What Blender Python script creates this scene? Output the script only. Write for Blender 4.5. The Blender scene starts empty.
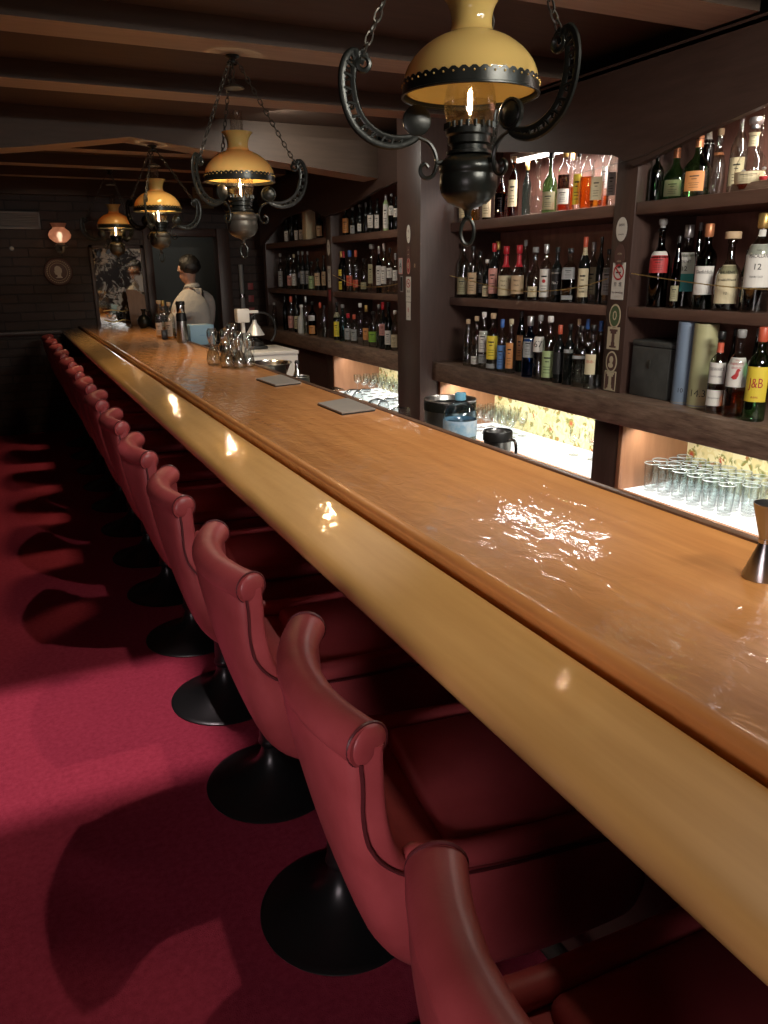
import bpy, bmesh, math, random
from mathutils import Vector, Matrix
random.seed(7)
PI = math.pi
scene = bpy.context.scene
COL = scene.collection

# ------------------------------------------------------------------ materials
def new_mat(name):
    m = bpy.data.materials.new(name); m.use_nodes = True
    nt = m.node_tree
    for n in list(nt.nodes): nt.nodes.remove(n)
    out = nt.nodes.new('ShaderNodeOutputMaterial')
    return m, nt, out

def pbr(name, col, rough=.5, metal=0, spec=.5, coat=0, coat_rough=.05, bump=None, vary=None, sheen=0, aniso_scale=(1, 1, 1), emis=None, estr=0, sss=0):
    """bump=(scale,strength,dist)  vary=(scale,colour2,contrast)"""
    m, nt, out = new_mat(name)
    p = nt.nodes.new('ShaderNodeBsdfPrincipled')
    p.inputs['Base Color'].default_value = (*col, 1)
    p.inputs['Roughness'].default_value = rough
    p.inputs['Metallic'].default_value = metal
    p.inputs['Specular IOR Level'].default_value = spec
    p.inputs['Coat Weight'].default_value = coat
    p.inputs['Coat Roughness'].default_value = coat_rough
    if sheen:
        p.inputs['Sheen Weight'].default_value = sheen
    if emis:
        p.inputs['Emission Color'].default_value = (*emis, 1)
        p.inputs['Emission Strength'].default_value = estr
    nt.links.new(p.outputs[0], out.inputs[0])
    if bump or vary:
        tc = nt.nodes.new('ShaderNodeTexCoord'); mp = nt.nodes.new('ShaderNodeMapping')
        mp.inputs['Scale'].default_value = aniso_scale
        nt.links.new(tc.outputs['Object'], mp.inputs[0])
        if vary:
            n = nt.nodes.new('ShaderNodeTexNoise'); n.inputs['Scale'].default_value = vary[0]
            n.inputs['Detail'].default_value = 5; n.inputs['Roughness'].default_value = .6
            nt.links.new(mp.outputs[0], n.inputs['Vector'])
            r = nt.nodes.new('ShaderNodeValToRGB')
            c = vary[2]
            r.color_ramp.elements[0].position = .5 - c; r.color_ramp.elements[1].position = .5 + c
            r.color_ramp.elements[0].color = (*col, 1); r.color_ramp.elements[1].color = (*vary[1], 1)
            nt.links.new(n.outputs[0], r.inputs[0]); nt.links.new(r.outputs[0], p.inputs['Base Color'])
        if bump:
            n2 = nt.nodes.new('ShaderNodeTexNoise'); n2.inputs['Scale'].default_value = bump[0]
            n2.inputs['Detail'].default_value = 3
            nt.links.new(mp.outputs[0], n2.inputs['Vector'])
            b = nt.nodes.new('ShaderNodeBump'); b.inputs['Strength'].default_value = bump[1]
            b.inputs['Distance'].default_value = bump[2]
            nt.links.new(n2.outputs[0], b.inputs['Height']); nt.links.new(b.outputs[0], p.inputs['Normal'])
            if coat: nt.links.new(b.outputs[0], p.inputs['Coat Normal'])
    return m

def glass(name, tint=(1, 1, 1), edge=.5, fres=1.45, rough=.02):
    m, nt, out = new_mat(name)
    tr = nt.nodes.new('ShaderNodeBsdfTransparent'); gl = nt.nodes.new('ShaderNodeBsdfGlossy')
    gl.inputs['Roughness'].default_value = rough; gl.inputs['Color'].default_value = (1, 1, 1, 1)
    lw = nt.nodes.new('ShaderNodeLayerWeight'); lw.inputs['Blend'].default_value = .5
    pw_ = nt.nodes.new('ShaderNodeMath'); pw_.operation = 'POWER'; pw_.inputs[1].default_value = 2.2
    nt.links.new(lw.outputs['Facing'], pw_.inputs[0])
    mx = nt.nodes.new('ShaderNodeMix'); mx.data_type = 'RGBA'
    mx.inputs[6].default_value = (*tint, 1); mx.inputs[7].default_value = (*[t * edge for t in tint], 1)
    nt.links.new(pw_.outputs[0], mx.inputs[0]); nt.links.new(mx.outputs[2], tr.inputs[0])
    p5 = nt.nodes.new('ShaderNodeMath'); p5.operation = 'POWER'; p5.inputs[1].default_value = 4.5
    nt.links.new(lw.outputs['Facing'], p5.inputs[0])
    f0 = ((fres - 1) / (fres + 1)) ** 2 * 1.3
    fr = nt.nodes.new('ShaderNodeMath'); fr.operation = 'MULTIPLY_ADD'; fr.inputs[1].default_value = .9; fr.inputs[2].default_value = f0
    nt.links.new(p5.outputs[0], fr.inputs[0])
    ms = nt.nodes.new('ShaderNodeMixShader')
    nt.links.new(fr.outputs[0], ms.inputs[0]); nt.links.new(tr.outputs[0], ms.inputs[1]); nt.links.new(gl.outputs[0], ms.inputs[2])
    nt.links.new(ms.outputs[0], out.inputs[0])
    return m

def emission(name, col, s):
    m, nt, out = new_mat(name)
    e = nt.nodes.new('ShaderNodeEmission'); e.inputs[0].default_value = (*col, 1); e.inputs[1].default_value = s
    nt.links.new(e.outputs[0], out.inputs[0]); return m

M = {}
M['darkwood'] = pbr('dark mahogany', (.066, .039, .030), .42, vary=(6, (.042, .024, .018), .25), bump=(30, .15, .002), aniso_scale=(8, 1, 8))
M['darkwoodv'] = pbr('dark mahogany upright', (.070, .038, .029), .42, vary=(7, (.044, .024, .018), .25), bump=(30, .15, .002), aniso_scale=(9, 9, .8))
M['ledge'] = pbr('worn dark plank', (.30, .205, .145), .36, vary=(6, (.11, .066, .046), .2), bump=(26, .5, .004), aniso_scale=(5, 1.5, 9))
M['shelfwood'] = pbr('shelf board wood', (.16, .088, .062), .45, vary=(5, (.10, .052, .036), .25), bump=(26, .3, .002), aniso_scale=(6, 1, 6))
M['backpanel'] = pbr('reddish panel wood', (.26, .12, .09), .5, vary=(5, (.17, .075, .055), .25), bump=(26, .2, .002), aniso_scale=(6, 6, 1))
M['cheek'] = pbr('orange display wood', (.36, .17, .085), .5, vary=(5, (.26, .115, .055), .25), aniso_scale=(6, 6, 1))
M['ceil'] = pbr('ceiling panel', (.085, .056, .038), .6, vary=(4, (.058, .038, .026), .25), bump=(20, .2, .002), aniso_scale=(1, 10, 10))
M['beam'] = pbr('bounce lit beam wood', (.50, .44, .34), .55, vary=(4, (.38, .33, .255), .25), bump=(20, .2, .002), aniso_scale=(1, 10, 10))  # lighter tone for undersides, lamp bounce put into the colour
M['leather'] = pbr('oxblood leather', (.33, .060, .064), .38, vary=(9, (.24, .038, .040), .2), bump=(220, .12, .002))
M['leather_dark'] = pbr('leather piping', (.07, .012, .014), .4)
M['blackmetal'] = pbr('glossy black enamel', (.010, .011, .011), .30, bump=(160, .05, .001), spec=.5)
M['iron'] = pbr('blackened brass', (.016, .018, .015), .30, metal=.55, bump=(60, .2, .002))
M['ironlight'] = pbr('dull antique metal', (.09, .085, .07), .4, metal=.7, bump=(60, .3, .002))
M['chrome'] = pbr('polished steel', (.6, .6, .6), .16, metal=1)
M['steel'] = pbr('brushed steel', (.42, .42, .41), .28, metal=1, bump=(80, .1, .001))
M['plastic_black'] = pbr('black plastic', (.01, .01, .01), .4)
M['white'] = pbr('white plastic', (.75, .73, .68), .4)
M['paper'] = pbr('white paper', (.68, .66, .60), .7)
M['cream'] = pbr('cream paper', (.60, .52, .33), .7)
M['olive'] = pbr('faded olive paper', (.34, .32, .19), .7)
M['pink'] = pbr('pink paper', (.62, .30, .25), .7)
M['red'] = pbr('red print', (.42, .03, .03), .5)
M['yellow'] = pbr('yellow paper', (.75, .58, .05), .6)
M['orange'] = pbr('orange paper', (.60, .26, .08), .6)
M['bluepaper'] = pbr('blue paper', (.10, .22, .48), .6)
M['teal'] = pbr('teal paper', (.05, .34, .34), .6)
M['greenpaper'] = pbr('pale green paper', (.36, .47, .22), .6)
M['lime'] = pbr('bright green paper', (.22, .42, .05), .6)
M['greypaper'] = pbr('grey paper', (.30, .31, .30), .6)
M['blackpaper'] = pbr('black paper', (.012, .012, .012), .5)
M['ink'] = pbr('black print', (.015, .013, .012), .6)
M['gold'] = pbr('gold foil', (.62, .42, .14), .35, metal=.8)
M['copper'] = pbr('copper foil', (.55, .22, .10), .4, metal=.5)
M['silver'] = pbr('silver foil', (.55, .55, .55), .3, metal=.8)
M['cork'] = pbr('pale cork', (.55, .40, .24), .7)
M['redwax'] = pbr('red wax', (.45, .02, .03), .3)
M['redcap'] = pbr('orange red cap', (.55, .10, .05), .4)
M['bluecap'] = pbr('blue cap', (.05, .14, .42), .4)
M['greycap'] = pbr('grey cap', (.25, .25, .24), .5)
M['brass'] = pbr('brass chain', (.50, .36, .13), .35, metal=.9)
M['clear'] = glass('clear glass', (.93, .95, .93), .55)
M['tumbler'] = glass('tumbler glass', (.96, .98, .98), .45, 1.6)
M['dim'] = glass('smoky clear glass', (.74, .78, .74), .30, 1.9)
M['green'] = glass('green glass', (.36, .66, .38), .4, 1.7)
M['dgreen'] = glass('dark green glass', (.07, .18, .08), .3, 1.6)
M['amberglass'] = glass('amber glass', (.50, .20, .06), .4)
M['brown'] = glass('dark brown glass', (.07, .035, .02), .3)
M['black'] = pbr('near black glass', (.008, .009, .008), .06)
M['blueglass'] = glass('blue glass', (.14, .32, .72), .4)
M['tealglass'] = glass('pale teal glass', (.45, .72, .74), .45)
M['frost'] = pbr('frosted white glass', (.60, .60, .56), .35)
M['liq_amber'] = glass('amber liquor', (.80, .36, .08), .6, 1.33)
M['liq_rose'] = glass('reddish liquor', (.72, .22, .08), .6, 1.33)
M['liq_gold'] = glass('gold liquor', (.90, .66, .22), .6, 1.33)
M['liq_dark'] = glass('dark liquor', (.16, .05, .02), .6, 1.33)
M['liq_clear'] = glass('clear liquor', (.92, .94, .95), .8, 1.33)
M['skin'] = pbr('skin', (.42, .24, .17), .5)
M['hair'] = pbr('black hair', (.008, .007, .006), .5, bump=(120, .6, .004))
M['shirt'] = pbr('white shirt cotton', (.40, .38, .35), .8, bump=(14, .6, .02))
M['trouser'] = pbr('black trousers', (.012, .012, .014), .8)
M['tissue'] = pbr('pale blue card', (.30, .50, .66), .6)
M['board'] = pbr('pale wood board', (.30, .17, .09), .5, vary=(8, (.22, .12, .06), .2), aniso_scale=(6, 6, 1))
M['boxleather'] = pbr('dark grey leatherette', (.07, .072, .066), .5, vary=(9, (.035, .036, .033), .2), bump=(50, .6, .004))
M['tubeblue'] = pbr('slate blue card tube', (.17, .23, .31), .55)
M['tubecream'] = pbr('olive cream card tube', (.42, .41, .22), .55)
M['led'] = emission('cool white strip', (1, .93, .88), 9)
M['ledwarm'] = emission('display tube light', (1, .97, .90), 14)
M['filament'] = emission('lamp filament', (1, .72, .38), 20)
M['flame_glass'] = glass('lamp chimney glass', (.98, .97, .95), .86, 1.8)
M['petplastic'] = glass('clear blue plastic', (.74, .87, .93), .35, 1.9)
M['crystal'] = glass('blown crystal', (.92, .95, .95), .40, 2.3)
M['bluefilm'] = pbr('pale blue label film', (.34, .55, .72), .4, vary=(30, (.62, .74, .82), .1))
M['bluecaplight'] = pbr('light blue cap', (.12, .36, .50), .4)
M['sconcebulb'] = emission('sconce bulb', (1, .74, .50), 9)
M['mat_grey'] = pbr('grey vinyl cover', (.30, .28, .24), .45, vary=(12, (.24, .225, .20), .3))
M['stickwhite'] = pbr('pale sticker', (.62, .60, .52), .5)
M['stickcream'] = pbr('cream sticker', (.50, .43, .28), .5)
M['stickbrown'] = pbr('brown sticker', (.10, .05, .04), .5)
M['stickgreen'] = pbr('green sticker', (.07, .11, .045), .5)
M['stickred'] = pbr('dark red sticker', (.28, .05, .05), .5)
M['doorway'] = pbr('grey green back room paint', (.10, .105, .095), .7)
M['lip'] = pbr('dark lip wood', (.17, .095, .055), .3, vary=(6, (.09, .05, .03), .2), aniso_scale=(6, 1, 6))
M['alu'] = pbr('cast aluminium', (.72, .72, .70), .35, metal=.35)
M['litfloor'] = emission('backlit white glass floor', (1, .985, .93), 1.7)

# amber lamp shade
def shade_mat():
    m, nt, out = new_mat('amber opal glass')
    d = nt.nodes.new('ShaderNodeBsdfDiffuse'); d.inputs[0].default_value = (.54, .385, .125, 1)
    t = nt.nodes.new('ShaderNodeBsdfTranslucent'); t.inputs[0].default_value = (.95, .42, .10, 1)
    g = nt.nodes.new('ShaderNodeBsdfGlossy'); g.inputs['Roughness'].default_value = .06
    a = nt.nodes.new('ShaderNodeMixShader'); a.inputs[0].default_value = .27
    b = nt.nodes.new('ShaderNodeMixShader')
    f = nt.nodes.new('ShaderNodeFresnel'); f.inputs[0].default_value = 1.45
    nt.links.new(d.outputs[0], a.inputs[1]); nt.links.new(t.outputs[0], a.inputs[2])
    nt.links.new(f.outputs[0], b.inputs[0]); nt.links.new(a.outputs[0], b.inputs[1]); nt.links.new(g.outputs[0], b.inputs[2])
    nt.links.new(b.outputs[0], out.inputs[0]); return m
M['shade'] = shade_mat()
def sconce_mat():
    m, nt, out = new_mat('frosted pink opal glass')
    d = nt.nodes.new('ShaderNodeBsdfDiffuse'); d.inputs[0].default_value = (.7, .45, .36, 1)
    t = nt.nodes.new('ShaderNodeBsdfTranslucent'); t.inputs[0].default_value = (.8, .5, .38, 1)
    tr = nt.nodes.new('ShaderNodeBsdfTransparent')
    a = nt.nodes.new('ShaderNodeMixShader'); a.inputs[0].default_value = .5
    b = nt.nodes.new('ShaderNodeMixShader'); b.inputs[0].default_value = .35
    nt.links.new(d.outputs[0], a.inputs[1]); nt.links.new(t.outputs[0], a.inputs[2])
    nt.links.new(a.outputs[0], b.inputs[1]); nt.links.new(tr.outputs[0], b.inputs[2])
    nt.links.new(b.outputs[0], out.inputs[0]); return m
M['sconceglass'] = sconce_mat()

def bar_mat(name, c1, c2, bumpstr, rough):
    """varnished wood bar: long grain, thick glossy lacquer with brush ripples"""
    m, nt, out = new_mat(name)
    N = nt.nodes.new; L = nt.links.new
    p = N('ShaderNodeBsdfPrincipled')
    tc = N('ShaderNodeTexCoord'); mp = N('ShaderNodeMapping'); mp.inputs['Scale'].default_value = (16, 1.1, 8)
    L(tc.outputs['Object'], mp.inputs[0])
    n = N('ShaderNodeTexNoise'); n.inputs['Scale'].default_value = 2.2; n.inputs['Detail'].default_value = 6
    L(mp.outputs[0], n.inputs['Vector'])
    r = N('ShaderNodeValToRGB'); r.color_ramp.elements[0].position = .3; r.color_ramp.elements[1].position = .7
    r.color_ramp.elements[0].color = (*c1, 1); r.color_ramp.elements[1].color = (*c2, 1)
    L(n.outputs[0], r.inputs[0]); L(r.outputs[0], p.inputs['Base Color'])
    mp2 = N('ShaderNodeMapping'); mp2.inputs['Scale'].default_value = (9, 4.5, 9); mp2.inputs['Rotation'].default_value = (0, 0, .35)
    L(tc.outputs['Object'], mp2.inputs[0])
    b1 = N('ShaderNodeTexNoise'); b1.inputs['Scale'].default_value = 2.6; b1.inputs['Detail'].default_value = 3; b1.inputs['Roughness'].default_value = .55
    b1.inputs['Distortion'].default_value = .6
    L(mp2.outputs[0], b1.inputs['Vector'])
    bp = N('ShaderNodeBump'); bp.inputs['Strength'].default_value = bumpstr; bp.inputs['Distance'].default_value = .004
    L(b1.outputs[0], bp.inputs['Height'])
    p.inputs['Roughness'].default_value = .42
    p.inputs['Coat Weight'].default_value = 1; p.inputs['Coat Roughness'].default_value = rough
    p.inputs['Coat IOR'].default_value = 1.6
    L(bp.outputs[0], p.inputs['Coat Normal'])
    L(p.outputs[0], out.inputs[0]); return m
M['bartop'] = bar_mat('lacquered bar top', (.52, .215, .058), (.68, .315, .095), .95, .05)
M['barrail'] = bar_mat('lacquered bar rail', (.58, .33, .10), (.69, .41, .14), .30, .045)

def carpet_mat():
    m, nt, out = new_mat('red carpet')
    N = nt.nodes.new; L = nt.links.new
    p = N('ShaderNodeBsdfPrincipled'); p.inputs['Roughness'].default_value = .95; p.inputs['Specular IOR Level'].default_value = .1
    tc = N('ShaderNodeTexCoord')
    n = N('ShaderNodeTexNoise'); n.inputs['Scale'].default_value = 55; n.inputs['Detail'].default_value = 6; n.inputs['Roughness'].default_value = .7
    L(tc.outputs['Object'], n.inputs['Vector'])
    r = N('ShaderNodeValToRGB'); r.color_ramp.elements[0].position = .25; r.color_ramp.elements[1].position = .75
    r.color_ramp.elements[0].color = (.27, .024, .048, 1); r.color_ramp.elements[1].color = (.43, .052, .088, 1)
    L(n.outputs[0], r.inputs[0]); L(r.outputs[0], p.inputs['Base Color'])
    n2 = N('ShaderNodeTexNoise'); n2.inputs['Scale'].default_value = 350; L(tc.outputs['Object'], n2.inputs['Vector'])
    b = N('ShaderNodeBump'); b.inputs['Strength'].default_value = .6; b.inputs['Distance'].default_value = .006
    L(n2.outputs[0], b.inputs['Height']); L(b.outputs[0], p.inputs['Normal'])
    L(p.outputs[0], out.inputs[0]); return m
M['carpet'] = carpet_mat()

def brick_mat():
    m, nt, out = new_mat('dark painted brick')
    N = nt.nodes.new; L = nt.links.new
    p = N('ShaderNodeBsdfPrincipled'); p.inputs['Roughness'].default_value = .6
    tc = N('ShaderNodeTexCoord'); mp = N('ShaderNodeMapping'); mp.inputs['Rotation'].default_value = (PI / 2, 0, 0)
    L(tc.outputs['Object'], mp.inputs[0])
    br = N('ShaderNodeTexBrick'); br.inputs['Scale'].default_value = 1
    br.inputs['Brick Width'].default_value = .30; br.inputs['Row Height'].default_value = .085; br.inputs['Mortar Size'].default_value = .006
    br.inputs['Mortar Smooth'].default_value = .3
    br.inputs['Color1'].default_value = (.045, .023, .015, 1); br.inputs['Color2'].default_value = (.030, .016, .011, 1); br.inputs['Mortar'].default_value = (.018, .011, .009, 1)
    L(mp.outputs[0], br.inputs['Vector']); L(br.outputs[0], p.inputs['Base Color'])
    nz = N('ShaderNodeTexNoise'); nz.inputs['Scale'].default_value = 14; L(mp.outputs[0], nz.inputs['Vector'])
    ma = N('ShaderNodeMath'); ma.operation = 'MULTIPLY_ADD'; ma.inputs[1].default_value = .5
    iv = N('ShaderNodeMath'); iv.operation = 'SUBTRACT'; iv.inputs[0].default_value = 1
    L(br.outputs['Fac'], iv.inputs[1]); L(nz.outputs[0], ma.inputs[0]); L(iv.outputs[0], ma.inputs[2])
    b = N('ShaderNodeBump'); b.inputs['Strength'].default_value = 1; b.inputs['Distance'].default_value = .012
    L(ma.outputs[0], b.inputs['Height']); L(b.outputs[0], p.inputs['Normal'])
    L(p.outputs[0], out.inputs[0]); return m
M['brick'] = brick_mat()

def wallpaper_mat():
    m, nt, out = new_mat('floral wallpaper')
    N = nt.nodes.new; L = nt.links.new
    p = N('ShaderNodeBsdfPrincipled'); p.inputs['Roughness'].default_value = .7
    tc = N('ShaderNodeTexCoord')
    v = N('ShaderNodeTexVoronoi'); v.inputs['Scale'].default_value = 16; v.inputs['Randomness'].default_value = .55
    n = N('ShaderNodeTexNoise'); n.inputs['Scale'].default_value = 24; n.inputs['Detail'].default_value = 3; n.inputs['Distortion'].default_value = 1.2
    L(tc.outputs['Object'], v.inputs['Vector']); L(tc.outputs['Object'], n.inputs['Vector'])
    r1 = N('ShaderNodeValToRGB'); e = r1.color_ramp.elements
    e[0].position = .10; e[0].color = (.46, .07, .035, 1); e[1].position = .32; e[1].color = (.32, .24, .05, 1)
    x = e.new(.42); x.color = (.20, .22, .06, 1); x = e.new(.55); x.color = (.74, .62, .30, 1)
    L(v.outputs['Distance'], r1.inputs[0])
    r2 = N('ShaderNodeValToRGB'); r2.color_ramp.elements[0].position = .49; r2.color_ramp.elements[1].position = .53
    L(n.outputs[0], r2.inputs[0])
    mx = N('ShaderNodeMix'); mx.data_type = 'RGBA'; mx.inputs[7].default_value = (.80, .70, .40, 1)
    L(r2.outputs[0], mx.inputs[0]); L(r1.outputs[0], mx.inputs[6]); L(mx.outputs[2], p.inputs['Base Color'])
    L(p.outputs[0], out.inputs[0]); return m
M['wallpaper'] = wallpaper_mat()

def mirror_mat():
    """bar mirror with silvery printed decoration"""
    m, nt, out = new_mat('printed bar mirror')
    N = nt.nodes.new; L = nt.links.new
    g = N('ShaderNodeBsdfGlossy'); g.inputs['Roughness'].default_value = .04; g.inputs[0].default_value = (.75, .75, .75, 1)
    d = N('ShaderNodeBsdfPrincipled'); d.inputs['Roughness'].default_value = .5
    d.inputs['Base Color'].default_value = (.62, .62, .58, 1)
    tc = N('ShaderNodeTexCoord')
    n = N('ShaderNodeTexNoise'); n.inputs['Scale'].default_value = 7; n.inputs['Detail'].default_value = 7; n.inputs['Roughness'].default_value = .72; n.inputs['Distortion'].default_value = .8
    L(tc.outputs['Object'], n.inputs['Vector'])
    r = N('ShaderNodeValToRGB'); r.color_ramp.elements[0].position = .50; r.color_ramp.elements[1].position = .58
    L(n.outputs[0], r.inputs[0])
    ms = N('ShaderNodeMixShader'); L(r.outputs[0], ms.inputs[0]); L(g.outputs[0], ms.inputs[1]); L(d.outputs[0], ms.inputs[2])
    L(ms.outputs[0], out.inputs[0]); return m
M['mirror'] = mirror_mat()

# ------------------------------------------------------------------ mesh helpers
def link(name, me, parent=None):
    o = bpy.data.objects.new(name, me); COL.objects.link(o)
    if parent is not None: o.parent = parent
    return o

def fin(name, bm, mat, parent=None, smooth=True, angle=40):
    me = bpy.data.meshes.new(name)
    bmesh.ops.recalc_face_normals(bm, faces=bm.faces)
    bm.to_mesh(me); bm.free()
    mats = mat if isinstance(mat, (list, tuple)) else [mat]
    for mm in mats: me.materials.append(mm)
    if smooth:
        for p in me.polygons: p.use_smooth = True
        me.set_sharp_from_angle(angle=math.radians(angle))
    return link(name, me, parent)

def tag(o, label, cat, group=None, kind=None):
    o['label'] = label
    o['category'] = cat
    if group: o['group'] = group
    if kind: o['kind'] = kind
    return o

def thing(name, label, cat, loc=(0, 0, 0), rz=0, group=None):
    o = bpy.data.objects.new(name, None); COL.objects.link(o)
    o.empty_display_size = .05
    o.location = loc; o.rotation_euler = (0, 0, rz)
    return tag(o, label, cat, group)

def struct(name, bm, mat, parent=None, **k):
    o = fin(name, bm, mat, parent, **k)
    if parent is None: o['kind'] = 'structure'
    return o

def box(bm, c, s, bev=0, mi=0, rot=None):
    r = bmesh.ops.create_cube(bm, size=1)
    vs = r['verts']
    bmesh.ops.scale(bm, vec=s, verts=vs)
    if bev:
        es = list({e for v in vs for e in v.link_edges})
        rb = bmesh.ops.bevel(bm, geom=es, offset=bev, segments=2, profile=.5, affect='EDGES')
        vs = list({v for f in rb['faces'] for v in f.verts} | {v for v in vs if v.is_valid})
        # gather connected
        seen = set(vs); st = list(vs)
        while st:
            v = st.pop()
            for e in v.link_edges:
                w = e.other_vert(v)
                if w not in seen: seen.add(w); st.append(w)
        vs = list(seen)
    if rot is not None: bmesh.ops.rotate(bm, cent=(0, 0, 0), matrix=rot, verts=vs)
    bmesh.ops.translate(bm, vec=c, verts=vs)
    for f in {f for v in vs for f in v.link_faces}: f.material_index = mi
    return vs

def bx(x0, x1, y0, y1, z0, z1, bev=0, bm=None, mi=0):
    bm = bm or bmesh.new()
    box(bm, ((x0 + x1) / 2, (y0 + y1) / 2, (z0 + z1) / 2), (abs(x1 - x0), abs(y1 - y0), abs(z1 - z0)), bev, mi)
    return bm

def lathe(prof, seg=20, bm=None, c=(0, 0, 0), sq=None, axis_rot=None, mi=0, sy=1):
    """revolve (r,z) profile; sq = superellipse exponent for square section"""
    bm = bm or bmesh.new()
    rings = []
    new = []
    for r, z in prof:
        if r < 1e-5:
            v = bm.verts.new((0, 0, z)); rings.append([v]); new.append(v); continue
        ring = []
        for i in range(seg):
            a = 2 * PI * i / seg + (PI / seg)
            k = 1
            if sq: k = 1 / ((abs(math.cos(a)) ** sq + abs(math.sin(a)) ** sq) ** (1 / sq))
            v = bm.verts.new((r * k * math.cos(a), r * k * math.sin(a) * sy, z)); ring.append(v); new.append(v)
        rings.append(ring)
    for a, b in zip(rings, rings[1:]):
        if len(a) == 1 and len(b) == 1: continue
        if len(a) == 1:
            for i in range(seg): bm.faces.new((a[0], b[i], b[(i + 1) % seg])).material_index = mi
        elif len(b) == 1:
            for i in range(seg): bm.faces.new((a[i], b[0], a[(i + 1) % seg])).material_index = mi
        else:
            for i in range(seg):
                bm.faces.new((a[i], b[i], b[(i + 1) % seg], a[(i + 1) % seg])).material_index = mi
    if axis_rot is not None: bmesh.ops.rotate(bm, cent=(0, 0, 0), matrix=axis_rot, verts=new)
    bmesh.ops.translate(bm, vec=c, verts=new)
    return bm

def tube(bm, pts, rad, seg=8, closed=False, mi=0, up=Vector((0, 0, 1)), flat=None):
    """sweep a circle; rad number or list; flat=(a,b) scale"""
    pts = [Vector(p) for p in pts]; n = len(pts)
    rings = []
    prev = None
    for i, p in enumerate(pts):
        if closed: t = pts[(i + 1) % n] - pts[i - 1]
        else: t = pts[min(i + 1, n - 1)] - pts[max(i - 1, 0)]
        t.normalize()
        if prev is None:
            a = up if abs(t.dot(up)) < .95 else Vector((1, 0, 0))
            u = (a - t * a.dot(t)).normalized()
        else:
            u = (prev - t * prev.dot(t)).normalized()
        prev = u; w = t.cross(u)
        r = rad[i] if isinstance(rad, (list, tuple)) else rad
        fa, fb = flat or (1, 1)
        rings.append([bm.verts.new(p + u * (r * fa * math.cos(2 * PI * j / seg)) + w * (r * fb * math.sin(2 * PI * j / seg))) for j in range(seg)])
    m = n if closed else n - 1
    for i in range(m):
        a, b = rings[i], rings[(i + 1) % n]
        for j in range(seg):
            f = bm.faces.new((a[j], b[j], b[(j + 1) % seg], a[(j + 1) % seg])); f.material_index = mi
    if not closed:
        bm.faces.new(rings[0][::-1]).material_index = mi; bm.faces.new(rings[-1]).material_index = mi
    return bm

def prism(poly, axis, a, b, bm=None, mi=0):
    """extrude a polygon. axis 'X': poly=(y,z); 'Y': poly=(x,z); 'Z': poly=(x,y)"""
    bm = bm or bmesh.new()
    def P(p, t):
        return {'X': (t, p[0], p[1]), 'Y': (p[0], t, p[1]), 'Z': (p[0], p[1], t)}[axis]
    A = [bm.verts.new(P(p, a)) for p in poly]; B = [bm.verts.new(P(p, b)) for p in poly]
    n = len(poly)
    fs = [bm.faces.new(A), bm.faces.new(B[::-1])]
    for i in range(n): fs.append(bm.faces.new((A[i], B[i], B[(i + 1) % n], A[(i + 1) % n])))
    for f in fs: f.material_index = mi
    return bm

def catmull(pts, k=6):
    pts = [Vector(p) for p in pts]; out = []
    q = [pts[0]] + pts + [pts[-1]]
    for i in range(1, len(q) - 2):
        for j in range(k):
            t = j / k
            p0, p1, p2, p3 = q[i - 1], q[i], q[i + 1], q[i + 2]
            out.append(.5 * ((2 * p1) + (-p0 + p2) * t + (2 * p0 - 5 * p1 + 4 * p2 - p3) * t * t + (-p0 + 3 * p1 - 3 * p2 + p3) * t ** 3))
    out.append(pts[-1]); return out

_tc = {}
def text_verts(s, size=1, res=2):
    key = (s, size, res)
    if key in _tc: return _tc[key]
    cu = bpy.data.curves.new('t', 'FONT'); cu.body = s; cu.size = size; cu.align_x = 'CENTER'; cu.align_y = 'CENTER'; cu.resolution_u = res
    o = bpy.data.objects.new('t', cu); COL.objects.link(o)
    dg = bpy.context.evaluated_depsgraph_get(); dg.update()
    me = o.evaluated_get(dg).to_mesh()
    vs = [(v.co.x, v.co.y) for v in me.vertices]; fs = [tuple(p.vertices) for p in me.polygons]
    o.evaluated_get(dg).to_mesh_clear()
    bpy.data.objects.remove(o); bpy.data.curves.remove(cu)
    _tc[key] = (vs, fs); return vs, fs

def add_text(bm, s, size, fn, mi, off=(0, 0), sx=1):
    """fn maps flat (u,v) to 3D"""
    vs, fs = text_verts(s, size)
    V = [bm.verts.new(fn(x * sx + off[0], y + off[1])) for x, y in vs]
    for f in fs:
        try: bm.faces.new([V[i] for i in f]).material_index = mi
        except ValueError: pass

# ------------------------------------------------------------------ room constants
H = 1.55                 # eye height
YF = 8.5                 # far wall
XR = 2.92                # wall behind the shelves
XL = -2.3
YN = -2.2
ZC = 2.46

struct('floor', bx(XL - .1, XR + .1, YN - .1, YF + 2.0, -.05, 0), M['carpet'], smooth=False)
struct('ceiling', bx(XL - .1, XR + .1, YN - .1, YF + 2.0, ZC, ZC + .05), M['ceil'], smooth=False)
struct('wall_right', bx(XR, XR + .1, YN, YF + 2, 0, ZC), M['darkwoodv'], smooth=False)
struct('wall_left', bx(XL - .1, XL, YN, YF, 0, ZC), M['darkwoodv'], smooth=False)
struct('wall_near', bx(XL, XR, YN - .1, YN, 0, ZC), M['darkwoodv'], smooth=False)
bm = bx(XL, 1.46, YF, YF + .12, 0, ZC); bx(1.46, 2.14, YF, YF + .12, 1.92, ZC, bm=bm); bx(2.14, XR, YF, YF + .12, 0, ZC, bm=bm)
struct('wall_far', bm, M['brick'], smooth=False)
bm = bx(XL, XR, YF + 1.3, YF + 1.4, 0, ZC)
struct('wall_back_room', bm, M['doorway'], smooth=False)
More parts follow.
